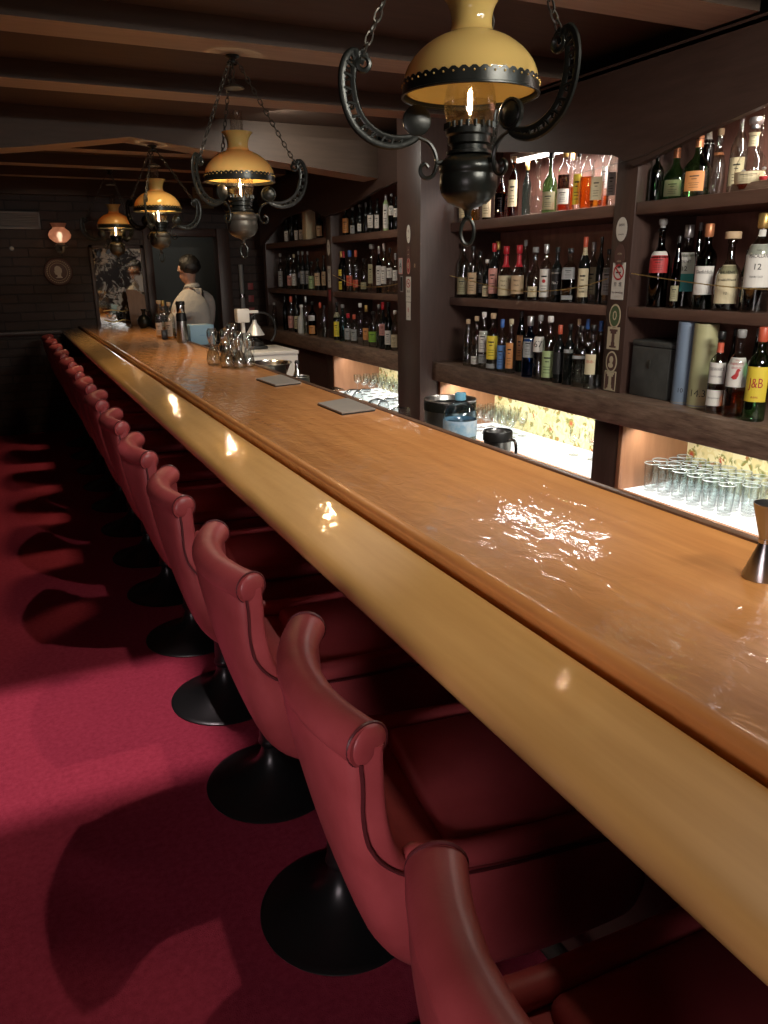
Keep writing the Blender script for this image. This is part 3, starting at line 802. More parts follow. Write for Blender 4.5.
def make_bottle(loc, h, r, shape, gl, cap, labels, liq=None, lvl=.5, sq=None, text=None, label='', group='', face=None, stopper=None, name='liquor_bottle', cat='bottle', grouse=0, dot=0):
    """labels: list of (z0,z1 fraction, material key, half angle deg)"""
    root = thing(name, label, cat, loc, 0, group)
    if face is None: face = math.atan2(-.45 - loc[1] * .10, -1.0)
    root.rotation_euler = (0, 0, face)       # local +x looks to the guest side
    P = PROF[shape]; seg = 24 if r > .03 else 18
    fin('glass_body', lathe([(a * r, b * h) for a, b in P], seg, sq=sq), M[gl], root, angle=50)
    if liq:
        pts = [(max(a * r * .90, 0), max(b * h, .006)) for a, b in P if b < lvl]
        rl = pr_r(shape, lvl) * r * .90
        fin('liquor', lathe(pts + [(rl, lvl * h), (0, lvl * h)], seg, sq=sq), M[liq], root, angle=50)
    tr = [a for a, b in P if b > .85] or [.4]
    ct = P[-1][1]
    rc = max(a for a, b in P if b >= ct - .07) * r * 1.12
    c0 = .86 if cap in ('redwax', 'silver', 'copper', 'gold', 'blackfoil', 'redcap', 'bluecap') else .92
    c0 *= ct
    if cap:
        key = {'blackfoil': 'plastic_black', 'blackcap': 'plastic_black'}.get(cap, cap)
        lo = max(pr_r(shape, c0), .25) * r * 1.08
        if stopper == 'ball':
            fin('stopper', lathe([(0, ct * h), (rc * .6, ct * h), (rc * .6, ct * h + .01), (rc * .85, ct * h + .014), (rc * 1.0, ct * h + .024), (rc * .85, ct * h + .036), (0, ct * h + .040)], 16), M[key], root)
        elif stopper == 'wide':
            fin('stopper', lathe([(0, .965 * ct * h), (rc * 1.5, .965 * ct * h), (rc * 1.55, .97 * ct * h), (rc * 1.55, 1.05 * ct * h), (rc * 1.4, 1.06 * ct * h), (0, 1.06 * ct * h)], 16), M[key], root)
        else:
            fin('cap', lathe([(lo, c0 * h), (rc, (c0 + .02) * h), (rc, ct * h * 1.008), (rc * .9, ct * h * 1.016), (0, ct * h * 1.018)], 14), M[key], root)
    for i, L_ in enumerate(labels):
        z0, z1, mk, ha = L_[:4]
        bm = bmesh.new(); n = 10
        def fn(ang, z):
            zf = min(max(z / h, 0.03), .98)
            rr = pr_r(shape, zf) * r
            k = 1
            if sq: k = 1 / ((abs(math.cos(ang)) ** sq + abs(math.sin(ang)) ** sq) ** (1 / sq))
            return rr * k
        rows = 4; G = []
        for a in range(rows + 1):
            z = (z0 + (z1 - z0) * a / rows) * h; row = []
            for b in range(n + 1):
                q = math.radians(-ha + 2 * ha * b / n); R = fn(q, z) + .0009
                row.append((bm.verts.new((R * math.cos(q), R * math.sin(q), z)), bm.verts.new(((R - .0007) * math.cos(q), (R - .0007) * math.sin(q), z))))
            G.append(row)
        for a in range(rows):
            for b in range(n):
                bm.faces.new((G[a][b][0], G[a][b + 1][0], G[a + 1][b + 1][0], G[a + 1][b][0]))
        for a in range(rows + 1):
            for b in range(n + 1):
                v = G[a][b][1]
                if not v.link_faces: bm.verts.remove(v)
        mats = [M[mk], M['ink'], M['red'], M['paper']]
        if text:
            for T in text:
                if T[0] != i: continue
                _, s, size, tz, mi = T[:5]
                sx = T[5] if len(T) > 5 else 1
                def f3(u, v, tz=tz):
                    z = tz * h + v; R0 = max(fn(0, z), .004); q = u / R0; R = fn(q, z) + .0018
                    return (R * math.cos(q), R * math.sin(q), z)
                add_text(bm, s, size, f3, mi, sx=sx)
        elif z1 - z0 > .12 and r > .016:
            # generic printed lines on the label
            for q0, zz, hh in ((.45, .74, .030), (.25, .60, .018), (.50, .40, .010), (.42, .30, .010), (.46, .18, .010)):
                z = (z0 + (z1 - z0) * zz) * h; hz = (z1 - z0) * h * hh * .9
                for sgn in (0,):
                    a0 = math.radians(ha * q0)
                    vs = []
                    for k in range(5):
                        q = -a0 + 2 * a0 * k / 4
                        for dz in (-hz, hz):
                            R = fn(q, z + dz) + .0014
                            vs.append(bm.verts.new((R * math.cos(q), R * math.sin(q), z + dz)))
                    for k in range(4): bm.faces.new((vs[2 * k], vs[2 * k + 2], vs[2 * k + 3], vs[2 * k + 1])).material_index = 1
        if (grouse or dot) and i == 0:
            def f4(u, v):
                z = (z0 + z1) / 2 * h + v; R0 = fn(0, z); q = u / R0; R = fn(q, z) + .0019
                return (R * math.cos(q), R * math.sin(q), z)
            if grouse: shp = [(-.016, -.018), (-.006, -.026), (.004, -.024), (.010, -.010), (.010, .004), (.016, .008), (.009, .016), (.002, .012), (-.002, -.004), (-.010, -.012)]
            else: shp = [(.009 * math.cos(2 * PI * k / 14), .009 * math.sin(2 * PI * k / 14) + .01) for k in range(14)]
            bm.faces.new([bm.verts.new(f4(*p)) for p in shp]).material_index = 2
        me = bpy.data.meshes.new('paper_label'); bm.to_mesh(me); bm.free()
        for mm in mats: me.materials.append(mm)
        link('paper_label', me, root)
    return root

#BOTTLES_BEGIN
BOTTLES = [
 ('J', 'C', 2.565, 7.487, 0.201, 0.0241, 'spirit', 'black', 'blackcap', [(0.05, 0.5, 'paper', 55)], {}, 'small bottle with white label'),
 ('J', 'C', 2.565, 7.334, 0.245, 0.0236, 'spirit', 'black', 'blackcap', [], {}, 'dark bottle behind the small ones'),
 ('J', 'C', 2.585, 7.393, 0.196, 0.0239, 'spirit', 'black', 'blackcap', [(0.05, 0.5, 'paper', 55)], {}, 'small bottle with white label'),
 ('J', 'C', 2.565, 7.201, 0.185, 0.0233, 'spirit', 'black', 'blackcap', [(0.05, 0.5, 'paper', 55)], {}, 'small bottle with white label'),
 ('J', 'C', 2.565, 7.07, 0.186, 0.0229, 'spirit', 'black', 'blackcap', [(0.05, 0.5, 'paper', 55)], {}, 'small bottle with white label'),
 ('J', 'C', 2.565, 6.605, 0.207, 0.0303, 'spirit', 'black', 'blackcap', [(0.1, 0.5, 'cork', 55)], {}, 'dark bottle with beige label'),
 ('J', 'B', 2.565, 7.718, 0.327, 0.0301, 'wine', 'dim', 'greycap', [(0.05, 0.5, 'greypaper', 55)], {}, 'bottle with grey blue label'),
 ('J', 'B', 2.565, 7.508, 0.286, 0.0294, 'wine', 'black', 'blackcap', [], {}, 'plain black bottle'),
 ('J', 'B', 2.565, 7.431, 0.303, 0.034, 'wine', 'dim', 'blackcap', [(0.1, 0.4, 'pink', 55)], {}, 'bottle with white and red label'),
 ('J', 'B', 2.565, 7.313, 0.31, 0.0287, 'wine', 'dim', 'cream', [(0.1, 0.45, 'paper', 55)], {}, 'bottle with white label, cream cap'),
 ('J', 'B', 2.565, 7.182, 0.334, 0.0235, 'wine', 'black', 'greycap', [], {}, 'black bottle with grey cap'),
 ('J', 'B', 2.565, 7.072, 0.331, 0.0279, 'wine', 'black', 'greycap', [(0.15, 0.5, 'greypaper', 55)], {}, 'black bottle with pale grey label'),
 ('J', 'B', 2.565, 6.939, 0.328, 0.0229, 'wine', 'black', 'greycap', [(0.15, 0.5, 'greypaper', 55)], {}, 'black bottle with grey cap and label'),
 ('J', 'B', 2.565, 6.845, 0.24, 0.0317, 'spirit', 'dim', 'blackcap', [(0.05, 0.5, 'greenpaper', 55)], {}, 'short bottle with pale green label'),
 ('J', 'B', 2.565, 6.691, 0.264, 0.0311, 'wine', 'black', 'blackcap', [(0.15, 0.55, 'cork', 55)], {}, 'dark bottle with beige label'),
 ('J', 'B', 2.565, 6.543, 0.286, 0.0218, 'wine', 'black', 'blackcap', [(0.15, 0.55, 'cork', 55)], {}, 'dark bottle beside the sticker strip'),
 ('J', 'A', 2.475, 7.714, 0.244, 0.0254, 'slim', 'dim', 'greycap', [], {}, 'slim clear bottle at the end'),
 ('J', 'A', 2.475, 7.372, 0.31, 0.0244, 'slim', 'brown', 'blackcap', [], {}, 'slim brown bottle'),
 ('J', 'A', 2.475, 7.194, 0.315, 0.0334, 'spirit', 'dim', 'redcap', [(0.1, 0.45, 'pink', 55)], {}, 'clear bottle with orange cap'),
 ('J', 'A', 2.475, 7.035, 0.328, 0.0281, 'wine', 'black', 'blackcap', [(0.1, 0.45, 'cream', 55)], {}, 'dark bottle with cream label'),
 ('J', 'A', 2.475, 6.908, 0.251, 0.0416, 'squat', 'frost', 'white', [], {}, 'squat frosted white bottle'),
 ('J', 'A', 2.475, 6.792, 0.325, 0.0272, 'wine', 'dim', 'silver', [], {}, 'tall bottle with silver cap'),
 ('J', 'A', 2.475, 6.628, 0.286, 0.0357, 'spirit', 'brown', 'blackcap', [(0.45, 0.6, 'paper', 55), (0.05, 0.3, 'orange', 55)], {}, 'brown bottle with white and orange labels'),
 ('J', 'A', 2.475, 6.431, 0.284, 0.0304, 'round', 'clear', 'redcap', [], {}, 'round clear bottle'),
 ('J', 'A', 2.475, 6.338, 0.262, 0.0215, 'slim', 'dim', 'blackcap', [], {}, 'slim bottle beside the strip of stickers'),
 ('K', 'C', 2.565, 6.028, 0.215, 0.028, 'spirit', 'black', 'blackcap', [(0.1, 0.6, 'orange', 60)], {}, 'dark bottle with orange oval label'),
 ('K', 'C', 2.565, 5.889, 0.198, 0.0235, 'spirit', 'black', 'greycap', [(0.05, 0.35, 'greypaper', 50)], {}, 'black bottle with small framed label'),
 ('K', 'C', 2.565, 5.753, 0.21, 0.023, 'wine', 'black', 'greycap', [(0.1, 0.36, 'paper', 40)], {}, 'black bottle with round white label'),
 ('K', 'C', 2.565, 5.641, 0.216, 0.0189, 'wine', 'black', 'silver', [], {}, 'plain black bottle with silver cap'),
 ('K', 'C', 2.565, 5.551, 0.223, 0.0261, 'wine', 'black', 'blackcap', [(0.16, 0.56, 'paper', 55)], {}, 'wine bottle with cream white label'),
 ('K', 'C', 2.565, 5.437, 0.228, 0.022, 'wine', 'black', 'blackcap', [(0.12, 0.52, 'paper', 45)], {}, 'wine bottle with oval white label'),
 ('K', 'C', 2.565, 5.294, 0.243, 0.0215, 'tall', 'greenpaper', 'silver', [(0.08, 0.75, 'paper', 55)], {}, 'tall pale bottle with long white label'),
 ('K', 'C', 2.565, 5.205, 0.242, 0.0211, 'wine', 'brown', 'greycap', [(0.42, 0.68, 'paper', 60)], {}, 'dark bottle with high white label'),
 ('K', 'C', 2.565, 5.134, 0.217, 0.0175, 'spirit', 'black', 'blackcap', [(0.4, 0.66, 'paper', 60)], {}, 'dark bottle at the thick post'),
 ('K', 'B', 2.565, 6.145, 0.311, 0.025, 'spirit', 'brown', 'gold', [(0.05, 0.25, 'yellow', 55), (0.4, 0.55, 'yellow', 55)], {}, 'dark bottle with yellow labels'),
 ('K', 'B', 2.565, 6.092, 0.308, 0.0205, 'slim', 'brown', 'redwax', [], {}, 'slim brown bottle with dark red cap'),
 ('K', 'B', 2.565, 5.967, 0.313, 0.0322, 'spirit', 'dim', 'bluecap', [(0.15, 0.4, 'redcap', 50)], {}, 'clear bottle with blue cap, red label'),
 ('K', 'B', 2.565, 5.847, 0.31, 0.0277, 'spirit', 'dim', 'redcap', [(0.12, 0.3, 'redcap', 50)], {}, 'clear bottle with bright red cap'),
 ('K', 'B', 2.565, 5.695, 0.248, 0.0272, 'spirit', 'dim', 'blackcap', [(0.1, 0.3, 'olive', 55)], {}, 'short bottle with olive label'),
 ('K', 'B', 2.565, 5.543, 0.345, 0.0416, 'tall', 'tumbler', 'greycap', [(0.2, 0.6, 'olive', 25)], {}, 'tall clear square bottle'),
 ('K', 'B', 2.565, 5.42, 0.327, 0.0223, 'wine', 'brown', 'silver', [(0.18, 0.6, 'paper', 55)], {}, 'bottle with tall white label'),
 ('K', 'B', 2.565, 5.334, 0.345, 0.0256, 'wine', 'dim', 'silver', [(0.2, 0.55, 'paper', 50)], {}, 'tall bottle with blue white label'),
 ('K', 'B', 2.565, 5.235, 0.309, 0.0253, 'spirit', 'dim', 'blackcap', [(0.36, 0.58, 'paper', 55)], {}, 'bottle with white label high up'),
 ('K', 'B', 2.565, 5.146, 0.273, 0.0214, 'spirit', 'dim', 'silver', [(0.34, 0.6, 'paper', 55)], {}, 'bottle with silver cap at the thick post'),
 ('K', 'A', 2.475, 6.053, 0.296, 0.0289, 'wine', 'dgreen', 'blackcap', [(0.1, 0.5, 'yellow', 50), (0.62, 0.75, 'olive', 180)], {}, 'green bottle with yellow label'),
 ('K', 'A', 2.475, 5.926, 0.284, 0.0325, 'spirit', 'tealglass', 'greycap', [], {}, 'pale teal bottle without label'),
 ('K', 'A', 2.475, 5.816, 0.219, 0.0321, 'spirit', 'dim', 'redwax', [(0.1, 0.5, 'greypaper', 55)], {}, 'clear bottle with grey label'),
 ('K', 'A', 2.475, 5.696, 0.216, 0.0276, 'spirit', 'dim', 'redcap', [(0.1, 0.5, 'greypaper', 55)], {}, 'clear bottle with reddish cap'),
 ('K', 'A', 2.475, 5.575, 0.304, 0.027, 'tall', 'tumbler', 'white', [], {}, 'tall clear bottle with white cap'),
 ('K', 'A', 2.475, 5.464, 0.293, 0.0304, 'spirit', 'clear', 'gold', [(0.15, 0.45, 'orange', 45)], {}, 'clear bottle, orange label, gold cap'),
 ('K', 'A', 2.475, 5.339, 0.254, 0.0374, 'spirit', 'dim', 'blackcap', [(0.15, 0.45, 'lime', 60)], {}, 'bottle with bright green label'),
 ('K', 'A', 2.475, 5.241, 0.307, 0.0257, 'wine', 'dim', 'greycap', [], {}, 'bottle with grey cap'),
 ('K', 'A', 2.475, 5.173, 0.324, 0.029, 'wine', 'black', 'redwax', [(0.3, 0.55, 'pink', 50)], {}, 'black bottle with pink and red label'),
 ('K', 'A', 2.475, 5.082, 0.326, 0.0286, 'wine', 'dgreen', 'blackcap', [(0.12, 0.42, 'paper', 50)], {}, 'dark green bottle with white label'),
 ('K', 'A', 2.475, 4.978, 0.276, 0.0282, 'spirit', 'dim', 'white', [(0.1, 0.42, 'cream', 55)], {}, 'bottle with cream label at the thick post'),
 ('M', 'C', 2.565, 4.225, 0.27, 0.03, 'wine', 'dim', 'blackcap', [(0.1, 0.45, 'cream', 55)], {}, 'dark bottle with cream label beside thick post'),
 ('M', 'C', 2.565, 4.103, 0.27, 0.0321, 'spirit', 'clear', 'blackcap', [(0.25, 0.6, 'paper', 55)], {'liq': 'liq_gold', 'lvl': 0.35}, 'clear bottle of gold liquor, white label'),
 ('M', 'C', 2.565, 3.975, 0.26, 0.0256, 'slim', 'brown', 'blackcap', [(0.06, 0.52, 'cream', 70)], {}, 'dark bottle with tall cream label'),
 ('M', 'C', 2.565, 3.832, 0.26, 0.0386, 'round', 'amberglass', 'blackcap', [(0.12, 0.5, 'brown', 45)], {'liq': 'liq_rose', 'lvl': 0.5}, 'round amber bottle with dark oval label'),
 ('M', 'C', 2.565, 3.719, 0.3, 0.0294, 'wine', 'amberglass', 'cork', [(0.18, 0.62, 'cream', 55)], {'liq': 'liq_rose', 'lvl': 0.5}, 'amber bottle with tall cream label'),
 ('M', 'C', 2.655, 3.724, 0.28, 0.0244, 'wine', 'tealglass', 'gold', [], {}, 'pale teal bottle with gold neck ring'),
 ('M', 'C', 2.565, 3.505, 0.3, 0.0384, 'decanter', 'clear', 'clear', [], {'stopper': 'ball', 'liq': 'liq_clear', 'lvl': 0.3}, 'cut crystal decanter with glass stopper'),
 ('M', 'C', 2.565, 3.399, 0.28, 0.0375, 'squat', 'green', 'blackcap', [(0.06, 0.36, 'olive', 55)], {}, 'round green bottle with dark olive label'),
 ('M', 'C', 2.565, 3.288, 0.29, 0.0317, 'spirit', 'clear', 'gold', [(0.36, 0.58, 'brown', 60), (0.12, 0.36, 'paper', 60)], {'liq': 'liq_rose', 'lvl': 0.34}, 'clear bottle with brown and white labels'),
 ('M', 'C', 2.655, 3.347, 0.29, 0.02, 'slim', 'clear', 'gold', [], {'liq': 'liq_amber', 'lvl': 0.42}, 'slim bottle of orange liquor, standing behind'),
 ('M', 'C', 2.565, 3.186, 0.26, 0.0215, 'slim', 'clear', 'blackcap', [(0.1, 0.62, 'yellow', 60)], {}, 'slim bottle with tall pale yellow label'),
 ('M', 'C', 2.565, 3.117, 0.31, 0.0352, 'round', 'clear', 'greycap', [], {'liq': 'liq_amber', 'lvl': 0.46}, 'round clear bottle half full of amber liquor'),
 ('M', 'C', 2.565, 3.043, 0.29, 0.0277, 'spirit', 'clear', 'silver', [(0.12, 0.46, 'cream', 50)], {'liq': 'liq_gold', 'lvl': 0.4, 'sq': 6}, 'square clear bottle, cream label, gold liquor'),
 ('M', 'C', 2.655, 3.103, 0.31, 0.026, 'taper', 'clear', 'silver', [(0.3, 0.62, 'paper', 55)], {'liq': 'liq_amber', 'lvl': 0.2}, 'tapered clear bottle with white label'),
 ('M', 'C', 2.565, 2.945, 0.29, 0.0226, 'wine', 'dim', 'cream', [(0.16, 0.5, 'greypaper', 55)], {}, 'dark bottle with grey label beside sticker post'),
 ('M', 'B', 2.565, 4.217, 0.316, 0.0382, 'wine', 'dim', 'blackcap', [(0.06, 0.38, 'olive', 60)], {}, 'dark clear bottle with olive label'),
 ('M', 'B', 2.565, 4.109, 0.29, 0.0306, 'spirit', 'dim', 'blackcap', [(0.08, 0.5, 'cork', 60)], {}, 'clear bottle with beige label'),
 ('M', 'B', 2.655, 4.172, 0.263, 0.0278, 'slim', 'dim', 'blackcap', [(0.1, 0.5, 'greypaper', 60)], {}, 'slim bottle with grey label'),
 ('M', 'B', 2.565, 3.953, 0.214, 0.0265, 'spirit', 'black', 'white', [(0.06, 0.34, 'cream', 60)], {}, 'short black bottle with white cap'),
 ('M', 'B', 2.565, 3.885, 0.3, 0.0293, 'wine', 'black', 'redwax', [(0.1, 0.56, 'pink', 60)], {}, 'dark bottle with pink label and red seal'),
 ('M', 'B', 2.655, 3.98, 0.314, 0.0301, 'spirit', 'dim', 'gold', [], {}, 'bottle with gold capsule, standing behind'),
 ('M', 'B', 2.565, 3.764, 0.28, 0.0413, 'squat', 'dim', 'redwax', [(0.08, 0.46, 'cream', 60), (0.62, 0.84, 'redwax', 180)], {'text': [(0, "Maker's", 0.014, 0.36, 1, 0.8), (0, 'Mark', 0.014, 0.27, 1, 0.9)], 'liq': 'liq_dark', 'lvl': 0.45}, 'squat bottle, red wax neck, yellowish label'),
 ('M', 'B', 2.565, 3.64, 0.282, 0.0403, 'squat', 'dim', 'redwax', [(0.12, 0.46, 'cork', 60), (0.62, 0.84, 'redwax', 180)], {'text': [(0, "Maker's", 0.014, 0.37, 1, 0.8), (0, 'Mark', 0.014, 0.28, 1, 0.9)], 'liq': 'liq_dark', 'lvl': 0.45}, 'squat bottle, red wax neck, beige label'),
 ('M', 'B', 2.655, 3.712, 0.31, 0.0222, 'slim', 'dim', 'greycap', [], {}, 'slim bottle with grey cap, standing behind'),
 ('M', 'B', 2.565, 3.494, 0.267, 0.0421, 'squat', 'dim', 'greycap', [(0.08, 0.28, 'cream', 35)], {'liq': 'liq_dark', 'lvl': 0.3}, 'round clear bottle with low cream label'),
 ('M', 'B', 2.565, 3.401, 0.279, 0.0295, 'spirit', 'dim', 'silver', [(0.08, 0.58, 'paper', 62)], {'dot': 1}, 'bottle with white label, red dot, silver cap'),
 ('M', 'B', 2.565, 3.309, 0.262, 0.026, 'spirit', 'black', 'blackcap', [(0.14, 0.62, 'blackpaper', 60)], {'text': [(0, "JACK DANIEL'S", 0.012, 0.54, 3, 0.62), (0, 'No.7', 0.02, 0.36, 3, 0.8)]}, 'black labelled bottle with white print'),
 ('M', 'B', 2.565, 3.206, 0.255, 0.0339, 'spirit', 'dim', 'blackcap', [(0.44, 0.66, 'greypaper', 50), (0.06, 0.14, 'greypaper', 40)], {'sq': 6, 'liq': 'liq_dark', 'lvl': 0.5}, 'square bottle with grey shield label'),
 ('M', 'B', 2.565, 3.098, 0.302, 0.0275, 'wine', 'black', 'redcap', [(0.1, 0.54, 'cream', 62), (0.74, 0.93, 'cream', 180)], {}, 'dark bottle with tall cream label, red cap'),
 ('M', 'B', 2.655, 3.144, 0.281, 0.0253, 'wine', 'dim', 'silver', [(0.14, 0.6, 'olive', 60)], {}, 'bottle with faded grey green label'),
 ('M', 'B', 2.565, 2.984, 0.297, 0.0187, 'wine', 'black', 'blackcap', [], {}, 'plain dark bottle without label'),
 ('M', 'B', 2.565, 2.929, 0.243, 0.0239, 'spirit', 'dim', 'blackcap', [(0.18, 0.68, 'greypaper', 60)], {}, 'clear bottle, grey label, beside sticker post'),
 ('M', 'A', 2.475, 4.002, 0.263, 0.0272, 'slim', 'dim', 'cork', [], {}, 'slim clear bottle with cork'),
 ('M', 'A', 2.475, 3.908, 0.285, 0.03, 'spirit', 'dim', 'cork', [(0.06, 0.22, 'paper', 60)], {}, 'clear bottle with low white label'),
 ('M', 'A', 2.475, 3.83, 0.311, 0.0295, 'spirit', 'dim', 'white', [(0.3, 0.68, 'paper', 62), (0.1, 0.26, 'greypaper', 60)], {}, 'bottle with white cap and white label'),
 ('M', 'A', 2.475, 3.736, 0.309, 0.0354, 'spirit', 'dim', 'cork', [(0.2, 0.62, 'yellow', 60), (0.04, 0.12, 'greypaper', 60)], {}, 'bottle with bright yellow label'),
 ('M', 'A', 2.475, 3.645, 0.281, 0.0253, 'spirit', 'dim', 'bluecap', [(0.06, 0.52, 'bluepaper', 60)], {}, 'bottle with blue label'),
 ('M', 'A', 2.475, 3.559, 0.286, 0.028, 'spirit', 'dim', 'cream', [(0.1, 0.58, 'orange', 45)], {}, 'clear bottle with orange label strip'),
 ('M', 'A', 2.565, 3.595, 0.323, 0.0252, 'slim', 'dgreen', 'blackcap', [(0.2, 0.62, 'orange', 40)], {}, 'slim green bottle with narrow orange label'),
 ('M', 'A', 2.475, 3.387, 0.309, 0.0389, 'spirit', 'blueglass', 'silver', [(0.34, 0.66, 'greypaper', 40)], {'liq': 'liq_clear', 'lvl': 0.5}, 'blue glass bottle with grey oval label'),
 ('M', 'A', 2.475, 3.302, 0.318, 0.0323, 'wine', 'dim', 'greycap', [(0.44, 0.68, 'paper', 68)], {'text': [(0, '67', 0.046, 0.56, 1)]}, 'bottle with square white label, black 67 scrawl'),
 ('M', 'A', 2.475, 3.219, 0.317, 0.0346, 'spirit', 'dim', 'white', [(0.06, 0.48, 'greenpaper', 68)], {}, 'bottle with pale green label'),
 ('M', 'A', 2.475, 3.139, 0.278, 0.0284, 'wine', 'black', 'redcap', [(0.16, 0.55, 'blackpaper', 55)], {}, 'black bottle with orange cap'),
 ('M', 'A', 2.475, 3.062, 0.287, 0.0279, 'wine', 'black', 'blackcap', [(0.54, 0.6, 'greypaper', 50)], {}, 'black bottle with one pale stripe'),
 ('M', 'A', 2.565, 3.11, 0.305, 0.0199, 'slim', 'dim', 'cork', [], {}, 'slim bottle with cork, standing behind'),
 ('M', 'A', 2.475, 2.976, 0.283, 0.0328, 'spirit', 'dim', 'blackcap', [(0.48, 0.53, 'greypaper', 55), (0.08, 0.4, 'dim', 50)], {'sq': 5}, 'square shouldered clear bottle, narrow grey band'),
 ('M', 'A', 2.565, 3.043, 0.308, 0.0224, 'spirit', 'dim', 'bluecap', [], {}, 'bottle with blue cap, standing behind'),
 ('M', 'A', 2.475, 2.895, 0.292, 0.0321, 'spirit', 'dim', 'blackcap', [(0.24, 0.56, 'cream', 48)], {'text': [(0, '**', 0.04, 0.42, 2)]}, 'clear bottle with cream label, red characters'),
 ('M', 'A', 2.565, 2.948, 0.304, 0.0219, 'slim', 'dim', 'bluecap', [], {}, 'slim clear bottle beside the sticker post'),
 ('R', 'C', 2.565, 2.672, 0.2, 0.0277, 'wine', 'dgreen', 'blackcap', [], {}, 'slim green bottle in the corner shade'),
 ('R', 'C', 2.645, 2.647, 0.245, 0.0532, 'bulb', 'green', 'blackfoil', [(0.08, 0.34, 'olive', 40), (0.7, 0.86, 'copper', 180)], {}, 'bulbous green bottle with dark label'),
 ('R', 'C', 2.565, 2.454, 0.262, 0.0555, 'bulb', 'green', 'blackfoil', [(0.08, 0.36, 'orange', 40), (0.7, 0.86, 'copper', 180)], {}, 'bulbous green bottle with orange label'),
 ('R', 'C', 2.655, 2.496, 0.31, 0.0262, 'spirit', 'brown', 'white', [(0.66, 0.96, 'paper', 180)], {}, 'dark bottle with tall white neck wrap'),
 ('R', 'C', 2.735, 2.511, 0.34, 0.0347, 'decanter', 'dim', 'cork', [(0.5, 0.53, 'copper', 180)], {}, 'brown glass decanter with copper band'),
 ('R', 'C', 2.655, 2.339, 0.34, 0.0327, 'round', 'dim', 'cream', [(0.1, 0.4, 'cream', 50)], {}, 'round dark bottle with cream neck seal'),
 ('R', 'C', 2.565, 2.198, 0.255, 0.0551, 'ball', 'clear', 'silver', [(0.1, 0.26, 'cream', 70), (0.6, 0.78, 'cream', 60)], {'stopper': 'ball', 'liq': 'liq_rose', 'lvl': 0.12}, 'round clear decanter with metal stopper'),
 ('R', 'C', 2.655, 2.246, 0.33, 0.0168, 'taper', 'clear', 'greycap', [], {}, 'tall clear tapered bottle behind the decanter'),
 ('R', 'B', 2.565, 2.609, 0.323, 0.0426, 'spirit', 'brown', 'greycap', [(0.44, 0.66, 'red', 60), (0.66, 0.71, 'paper', 60)], {'stopper': 'ball'}, 'dark bottle with red label and round stopper'),
 ('R', 'B', 2.565, 2.509, 0.283, 0.0187, 'slim', 'brown', 'blackcap', [(0.1, 0.32, 'olive', 55)], {}, 'slim dark bottle with low olive label'),
 ('R', 'B', 2.645, 2.538, 0.328, 0.0422, 'spirit', 'dim', 'silver', [(0.42, 0.68, 'paper', 60), (0.2, 0.42, 'teal', 60)], {'text': [(0, 'THE', 0.01, 0.63, 1), (0, 'GLENLIVET', 0.016, 0.565, 1, 0.62), (0, '12', 0.026, 0.48, 1)], 'liq': 'liq_dark', 'lvl': 0.6}, 'bottle with white and teal label'),
 ('R', 'B', 2.715, 2.545, 0.338, 0.0171, 'slim', 'dgreen', 'greycap', [], {}, 'dark bottle with grey cap, standing behind'),
 ('R', 'B', 2.565, 2.358, 0.322, 0.0398, 'spirit', 'dgreen', 'copper', [(0.18, 0.52, 'paper', 60)], {'text': [(0, 'Glenfiddich', 0.02, 0.45, 1, 0.7)]}, 'green bottle with white label and copper neck'),
 ('R', 'B', 2.565, 2.24, 0.276, 0.0483, 'squat', 'dim', 'cork', [(0.1, 0.62, 'cream', 58)], {'stopper': 'wide', 'text': [(0, 'BALVENIE', 0.016, 0.52, 1, 0.8), (0, 'DoubleWood', 0.012, 0.42, 1), (0, '12', 0.014, 0.24, 1)], 'liq': 'liq_dark', 'lvl': 0.5}, 'round shouldered bottle with large cream label'),
 ('R', 'B', 2.655, 2.236, 0.203, 0.0236, 'slim', 'dgreen', 'blackcap', [(0.38, 0.62, 'paper', 60), (0.25, 0.38, 'teal', 60)], {}, 'narrow bottle with pale pointed label'),
 ('R', 'B', 2.565, 2.108, 0.345, 0.0498, 'spirit', 'dim', 'gold', [(0.26, 0.7, 'paper', 62), (0.78, 0.85, 'paper', 40)], {'text': [(0, 'THE', 0.008, 0.64, 1), (0, 'MACALLAN', 0.019, 0.58, 1, 0.66), (0, '12', 0.03, 0.47, 1), (0, 'YEARS OLD', 0.009, 0.37, 1)], 'liq': 'liq_dark', 'lvl': 0.6}, 'large dark bottle with white label reading 12'),
 ('R', 'A', 2.475, 2.159, 0.308, 0.0328, 'spirit', 'dim', 'blackcap', [(0.38, 0.64, 'paper', 60), (0.1, 0.3, 'paper', 60), (0.76, 0.88, 'redcap', 180)], {'text': [(0, "DEWAR'S", 0.017, 0.56, 1, 0.75), (0, 'WHITE LABEL', 0.009, 0.47, 1, 0.8), (1, 'Blended Scotch', 0.009, 0.2, 1, 0.8)], 'liq': 'liq_amber', 'lvl': 0.34}, 'clear bottle with two white labels, orange neck'),
 ('R', 'A', 2.655, 2.253, 0.306, 0.0163, 'wine', 'brown', 'blackcap', [], {}, 'dark wine bottle in shade at the back'),
 ('R', 'A', 2.475, 2.069, 0.321, 0.0376, 'spirit', 'clear', 'greycap', [(0.36, 0.7, 'paper', 62)], {'text': [(0, 'THE', 0.007, 0.67, 2), (0, 'FAMOUS', 0.014, 0.63, 2, 0.85), (0, 'GROUSE', 0.011, 0.585, 2, 0.85), (0, '~', 0.001, 0.1, 2)], 'liq': 'liq_amber', 'lvl': 0.3, 'grouse': 1}, 'clear bottle, white label with red bird'),
 ('R', 'A', 2.655, 2.145, 0.313, 0.0138, 'slim', 'brown', 'greycap', [], {}, 'slim dark bottle with grey cap, behind'),
